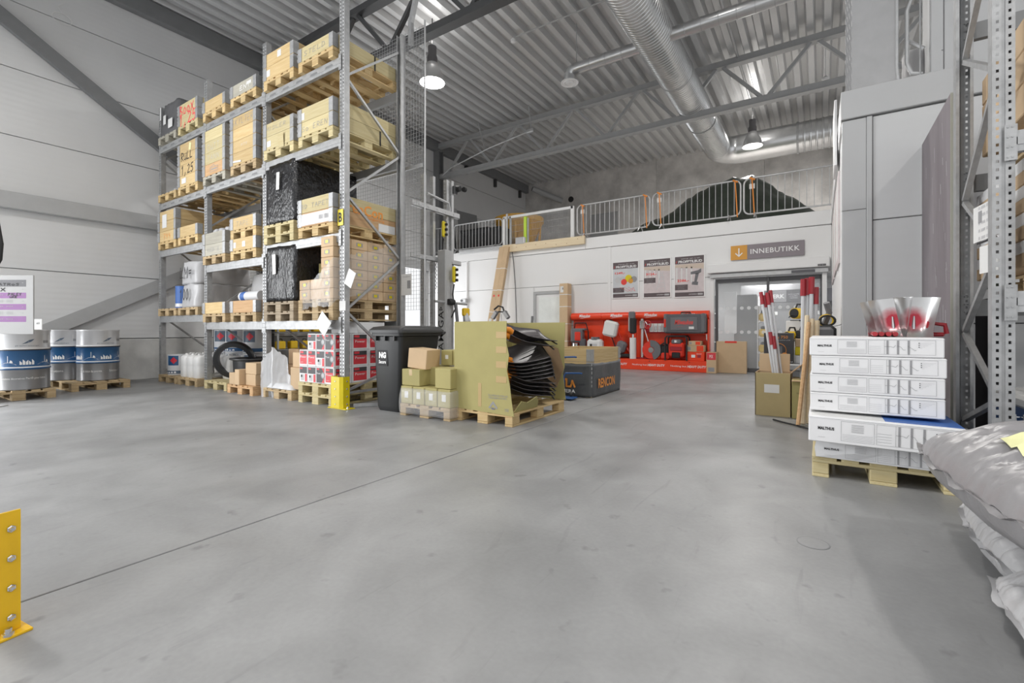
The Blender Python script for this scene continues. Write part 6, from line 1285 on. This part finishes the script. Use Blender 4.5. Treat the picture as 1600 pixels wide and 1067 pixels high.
o = MB().tube([(-.45,6.1,.015),(-.35,5.95,.02),(-.2,5.85,.015),(-.1,5.7,.02)],.01,6).build('loose_cable','rubber',smooth=True); tag(o,'dark loose cable on the floor by the wooden sticks','cable')

# ---------------------------------------------------------------- white flat boxes on a pallet
pallet(.35,4.56,0,'pale pallet under the stack of white printed boxes','pine_pale')
def flat_box(x, y, z, w, d, h, label, rz=0, blue=False, crushed=False, rot=None):
    t = thing('flat_box', label, 'box', (x,y,z), rz, 'white printed flat boxes', rot=rot)
    if crushed:
        def rg(s, zz): return [(-w/2*s,-d/2,zz),(-w*.2,-d/2-.02*(zz>.05),zz*.9),(0,-d/2,zz),(w/2*s,-d/2,zz),(w/2*s,d/2,zz),(-w/2*s,d/2,zz)]
        q = MB(); q.loft([rg(1,0),rg(1.02,h*.5),rg(.99,h*.98)]); q.build('body','paper_box',t)
    else: MB().rbox(-w/2,w/2,-d/2,d/2,0,h,.006).build('body','paper_box',t); q = MB(); q.box(-w/2-.002,w/2+.002,-d/2-.002,d/2+.002,h*.93,h*.94); q.build('lid_line','ink_lgrey',t)
    y0 = -d/2-.0022 - (.021 if crushed else 0); Y = lambda m, a, b, c, e, k=0: sheet(t,a*w,b*w,c*h,e*h,m,'print',(0,y0-.0004*k,0))
    text('MALTHUS', w*.115, h*.12, 'ink', t, (-w*.375,y0,h*.55), bold=.04)
    q = MB()
    def frame(a, b, c, e): q.stroke([(a*w,c*h),(b*w,c*h),(b*w,e*h),(a*w,e*h),(a*w,c*h)], .0015)
    frame(-.27,-.05,.14,.88); frame(-.035,.085,.14,.88); frame(.085,.44,.14,.88)
    for a in (.10,.175,.25): q.rect(a*w,(a+.014)*w,.15*h,.87*h)
    q.stroke([(.085*w,.55*h),(.13*w,.55*h),(.15*w,.50*h),(.165*w,.62*h)],.002); q.stroke([(.175*w,.58*h),(.2*w,.54*h),(.22*w,.38*h),(.235*w,.38*h)],.002); q.stroke([(.25*w,.58*h),(.27*w,.5*h),(.3*w,.36*h),(.31*w,.38*h)],.002)
    q.build('line_drawing','ink_grey',t,(0,y0-.0002,0))
    q = MB()
    for k in range(4): q.rect(-.2*w,-.12*w,(.5+.08*k)*h,(.55+.08*k)*h); q.rect(-.26*w,-.06*w,(.2+.06*k)*h,(.215+.06*k)*h); q.rect(-.03*w,.06*w,(.25+.1*k)*h,(.265+.1*k)*h)
    for k in range(5): q.rect(.33*w,(.43-.02*k)*w,(.75-.07*k)*h,(.762-.07*k)*h)
    q.rect(-.43*w,-.38*w,.2*h,.215*h); o_ = q.build('small_print','ink_lgrey',t,(0,y0-.0002,0)); o_['kind'] = 'stuff'
    q = MB()
    for k in range(3): q.rect(.325*w,.332*w,(.72-.1*k)*h,(.76-.1*k)*h)
    q.build('tick_mark','ink',t,(0,y0-.0003,0))
    if blue:
        q = MB(); q.box(.02*w,.49*w,-d/2+.03,d/2,h,h+.003); q.build('blue_leaflet','blue_print',t); q = MB(); q.box(-w*.48,.02*w,-d/2+.02,d/2,h,h+.0015); q.build('paper_sheet','paper',t)
    return t
for k, (z, dx, rz, nm) in enumerate(((.858,.0,0,'topmost'),(.728,.008,.006,'second from top'),(.598,.006,-.004,'third from top'),(.468,.002,.004,'fourth from top'))):
    flat_box(.295+dx,4.56,z,.722,1.17,.127,'white printed flat box, %s of the stack' % nm,rz)
flat_box(.33,4.42,.272,.80,1.2,.175,'larger white box with blue leaflet, fifth from top of the stack',.0,True,rot=(0,.012,0))
flat_box(.36,4.52,.147,.74,1.18,.122,'crushed white box lying lowest on the pallet',-.03,crushed=True)
# aluminium grain shovels and red handles on top
def scoop(q, w=.27, l=.29, deep=.09):
    nx, ny = 10, 8; vs = []
    for s in (0,.0025):
        for j in range(ny+1):
            v = j/ny
            for i in range(nx+1):
                u = i/nx*2-1; ww = w/2*(.62+.38*v); z = -deep*(abs(u)**4)*(1-.35*v)-.02*(1-v)**2
                if v < .18: z -= .05*(.18-v)/.18
                vs.append((u*ww,z+s,v*l))
    n = (nx+1)*(ny+1)
    return q.add(vs,[(s+j*(nx+1)+i,s+j*(nx+1)+i+1,s+(j+1)*(nx+1)+i+1,s+(j+1)*(nx+1)+i) for s in (0,n) for j in range(ny) for i in range(nx)])
for k, (x, y, rz, ry) in enumerate(((.45,4.80,-.35,-.10),(.48,4.66,-.22,-.07),(.58,4.60,.08,.02))):
    t = thing('scoop_shovel','bright aluminium shovel blade standing on the white boxes, %s of three' % ['hindmost','middle','front'][k],'shovel',(x,y,.993),0,'aluminium shovels',rot=(.10,ry,rz))
    scoop(MB()).build('blade','alu_red',t,smooth='all'); q = MB(); q.tube([(0,-.008,.02),(0,-.006,.15)],[.018,.006],8); q.build('socket','alu',t,smooth=True)
    for s in (-.07,.07): MB().tube([(s*.8,-.003,.07),(s*.95,-.003,.18)],.006,6).build('pressed_rib','alu',t,smooth=True)
    MB().tube([(0,.01,.02),(0,.22,.02),(0,.42,.018)],.016,8).build('handle','red_dark',t,smooth=True)
for k in range(4): o = MB().tube([(.34+k*.04,4.4+.02*(k%2),1.008),(.36+k*.04,5.1,1.008)],.017,10).build('shovel_shaft','red_dark',smooth=True); tag(o,'dark red shovel handle lying on the white boxes, %s in the row' % ['first','second','third','fourth'][k],'handle','red handles')
t = thing('shovel_grip','red D-shaped shovel grip lying on the white boxes','grip',(.705,4.62,.99)); MB().rbox(-.05,.05,-.06,.06,0,.03,.01).build('base','red_dark',t); MB().tube([(-.045,-.05,.03),(-.04,-.05,.1),(.05,-.05,.085),(.06,-.05,.02)],.016,8).build('loop','red_dark',t,smooth=True)
for i in range(6): MB().rbox(-.042,-.012,-.068,-.06,.012+i*.014,.018+i*.014,.001).build('grip_rib','red_dark',t)

# ---------------------------------------------------------------- film-faced plywood, right-hand rack
t = thing('plywood_sheet','tall worn purple-brown plywood sheet standing beside the rack','sheet',(.885,5.10,0)); MB().rbox(-.01,.01,0,1.27,0,2.95,.002).build('sheet','formply',t,rot=(0,-.0,0)); MB().rbox(-.0105,.0105,-.004,.0,0,2.95,.001).build('edge','ply_edge',t)
q = MB(); rnd = random.Random(9)
for k in range(26):
    y = .1+rnd.random()*1.05; z = .6+rnd.random()*2.2; q.stroke([(-y,z),(-y-.03*rnd.random(),z+.05+.15*rnd.random())],.004+.006*rnd.random())
q.build('scuff_mark','ink_lgrey',t,(-.0106,0,0),(0,0,-PI/2))
rk2 = thing('pallet_rack','galvanised pallet rack beside the plywood sheet with goods on its beams','rack',(0,0,0))
P2 = hole_post(4.8).mesh('upright','galv')
for x in (.925,3.7): put(P2,'upright',rk2,(x,4.0,0)); put(P2,'upright',rk2,(x,5.0,0),(0,0,PI))
for x in (.925,3.7):
    nd = [(4.92,.35),(4.08,.6),(4.92,1.02-.0),(4.08,1.55),(4.92,2.02),(4.08,2.65),(4.92,3.1),(4.08,3.7),(4.92,4.3)]
    for (ya,za),(yb,zb) in zip(nd,nd[1:]): MB().tube([(x,ya,za),(x,yb,zb)],.024,4).build('brace','galv',rk2)
for z in (1.27,2.23,3.4): rack_beam(rk2,.925,3.7,z,3.99,slots=False); rack_beam(rk2,.925,3.7,z,5.01,'steel_dark',1,False)
for k, z in enumerate((1.27,2.23)):
    pallet(1.55,4.5,z,['pallet on the lower beams of the rack by the plywood','pallet on the upper beams of the rack by the plywood'][k],'pine_old')
for k in range(4): g = carton(1.42,4.48,1.27+.147+k*.165,.80,1.15,.16,'flat brown and white carton on the lower beams, %s from below' % ['first','second','third','fourth'][k],'carton',tape=False,group='flat cartons in the rack by the plywood'); MB().rbox(-.401,.401,-.5765,.5765,.085,.161,.002).build('white_sleeve','paper_box',g)
for k in range(3): g = carton(1.45,4.48,2.23+.147+k*.2,.80,1.15,.195,'brown carton on the upper beams, %s from below' % ['first','second','third'][k],'carton',tape=False,group='upper cartons in the rack by the plywood')
t = thing('storage_bin','blue and white storage bin on the rack floor','bin',(1.35,4.5,.1)); MB().rbox(-.28,.3,-.42,.4,0,.46,.02).build('body','blue',t); MB().rbox(-.3,.32,-.44,.42,.44,.52,.02).build('rim','white_plastic',t); 
t = thing('wire_basket','small wire basket behind the upright','basket',(1.12,4.15,.3)); q = MB()
for k in range(9): q.tube([(-.1+k*.03,0,0),(-.12+k*.035,-.05,.22)],.004,5)
for z in (.05,.12,.2): q.tube([(-.12,-.02,z),(.18,-.02,z)],.004,5)
q.build('wires','chrome',t); MB().rbox(-.12,.2,-.1,.3,-.3,-.01,.006).build('base_box','steel_dark',t)
for k, (x, y, z, w, h, rx_, ry2, lab) in enumerate(((.90,4.25,1.75,.36,.24,0,0,'printed white sheet tilted between the rack uprights'),(.91,4.2,1.50,.24,.18,0,0,'smaller white sheet hanging lower between the uprights'),(1.0,4.4,1.36,.18,.02,.3,0,'white paper edge lying on the lower rack beam'))):
    o = MB().rbox(-w/2,w/2,-.002,.002,-h/2,h/2,.001).build('paper_sheet','paper',None,(x,y,z),(rx_,ry2,[-PI/2+.12,-PI/2+.2,-.4][k])); tag(o,lab,'paper')
    if k == 0: 
        for z2 in (.1,.05,0,-.05,-.1): text('-- ---- --- --',.2,.02,'ink_lgrey',o,(0,-.003,z2))
        sheet(o,-.1,-.05,.0,.08,'ink_grey','print',(0,-.0035,0)); sheet(o,-.12,.08,-.14,-.125,'ink','print',(0,-.0035,0))
t = thing('black_bag_item','dark small bag hanging on the rack brace','bag',(1.08,4.9,1.34)); MB().rbox(-.05,.05,-.03,.03,0,.14,.02).build('body','tarp',t)
t = thing('black_cabinet','narrow black cabinet standing behind the rack upright','cabinet',(1.22,5.6,0)); MB().rbox(-.06,.06,-.2,.2,0,1.3,.006).build('body','rubber',t); MB().rbox(-.065,.065,-.205,-.2,.62,.66,.002).build('hinge','steel_dark',t)
t = thing('perforated_panel','grey perforated board on the upper deck behind the rack','board',(1.45,6.75,ZM+.15)); MB().rbox(-.12,.9,0,.03,0,2.4,.004).build('board','cellular',t)
q = MB()
for i in range(8):
    for j in range(20): q.disc(-.08+i*.06,.08+j*.1,.008,6)
o = q.build('perforation','seam',t,(0,-.001,0)); o['kind'] = 'stuff'

# ---------------------------------------------------------------- plastic sacks in the foreground
def sack(x, y, z, lx, ly, h, rz, label, m, seed, tilt=(0,0), sag=.0, stick=False, seam=True):
    t = thing('plastic_bag', label, 'bag', (x,y,z), rz, 'grey plastic bags'); nx, ny = 84, 96; vs = []; 
    def pt(u, v, side):
        e = max(0,(1-abs(u)**3.4))**.5*max(0,(1-abs(v)**4.2))**.5
        cu, cv = u*(1-.10*abs(v)**3), v*(1-.06*abs(u)**3)
        n1 = noise.noise(Vector((cu*2.2+seed,cv*2.6,side*2)))
        rad = math.atan2(cv*ly, cu*lx); edge = max(abs(u),abs(v))
        wr = noise.noise(Vector((math.cos(rad)*7+seed,math.sin(rad)*7,edge*1.2)))*(edge**2)+.5*noise.noise(Vector((cu*6+seed,cv*3,side)))
        ridge = -abs(noise.noise(Vector((cu*3.2+cv*1.5+seed,cv*2.2-cu,side*3+seed))))*1.3
        fold = (1-min(1,abs(noise.noise(Vector((cu*1.3+seed,cv*8+cu*1.5,side+seed))))*2.6))**2*(max(0,abs(u)-.25)**.8); fold2 = (1-min(1,abs(noise.noise(Vector((cu*4+cv*2.2,cv*3-cu*1.2+seed,side*5))))*3))**3
        zz = side*h/2*e*(1+.15*n1) + (.02*wr-.035*fold-.016*fold2)*(.3+e)*(1 if side > 0 else .6) + .012*noise.noise(Vector((rad*9,edge*3,seed)))*(edge**4)
        return (cu*lx/2, cv*ly/2, h*.46+zz)
    for side in (1,-1):
        for j in range(ny+1):
            for i in range(nx+1): vs.append(pt(i/nx*2-1,j/ny*2-1,side))
    n = (nx+1)*(ny+1); fs = []
    for s in (0,n):
        for j in range(ny):
            for i in range(nx): a = s+j*(nx+1)+i; q_ = (a,a+1,a+nx+2,a+nx+1); fs.append(q_ if s == 0 else q_[::-1])
    b = MB(); b.add(vs,fs); o = b.build('film',m,t,smooth='all')
    if seam:
        P = []
        for v in [i/30*2-1 for i in range(31)]:
            p = pt(-1,v,1); P.append((p[0]+.012,p[1],p[2]))
        q = MB(); q.add([c_ for p in P for c_ in (p,(p[0]-.028-.006*math.sin(p[1]*40),p[1],p[2]+.014*math.sin(p[1]*23+seed)))],[(2*i,2*i+2,2*i+3,2*i+1) for i in range(30)]); q.build('welded_seam',m,t,smooth='all')
    if stick:
        q = MB(); k = 8; vv = []
        for i in range(k+1):
            for j in range(k+1):
                p = pt(stick[0]+(i/k)*stick[2],stick[1]+(j/k)*stick[3],1); vv.append((p[0],p[1],p[2]+.016))
        q.add(vv,[(i*(k+1)+j,(i+1)*(k+1)+j,(i+1)*(k+1)+j+1,i*(k+1)+j+1) for i in range(k) for j in range(k)]); q.build('yellow_label','sticker',t,smooth='all')
        p = pt(stick[0]+stick[2]*.4,stick[1]+stick[3]*.5,1); text('D-20',.12,.05,'ink_lgrey',t,(p[0],p[1],p[2]+.022),(0,-.35,.3))
    t.rotation_euler = (tilt[0],tilt[1],rz); return t
sack(1.10,1.95,.0,1.15,1.1,.28,.1,'pale wrinkled plastic bag lying lowest nearest the camera','bag_white',3)
sack(1.16,2.85,.0,1.2,.95,.34,-.05,'pale crumpled plastic bag lying under the big grey bag','bag_white',9)
sack(1.10,2.42,.28,1.35,1.45,.42,.12,'big taut grey plastic bag on top of the bag stack with yellow label','bag',17,stick=(-.80,-.28,.42,.45))
o = soft_block('plastic_sack','small white plastic bag tip at the rack foot','sack',1.25,3.7,.58,.45,.3,.14,'bag_white',71,.05,.5,round_=.1)
t = thing('floor_drain','round steel drain cover set in the concrete floor','drain cover',(-.03,2.71,0)); MB().lathe([(.064,.0),(.064,.002),(.055,.0025),(.01,.0025)],28).build('cover','floor',t,smooth=40); MB().lathe([(.070,.0),(.070,.0015),(.064,.0018)],28,cap=False).build('rim','steel_dark',t)
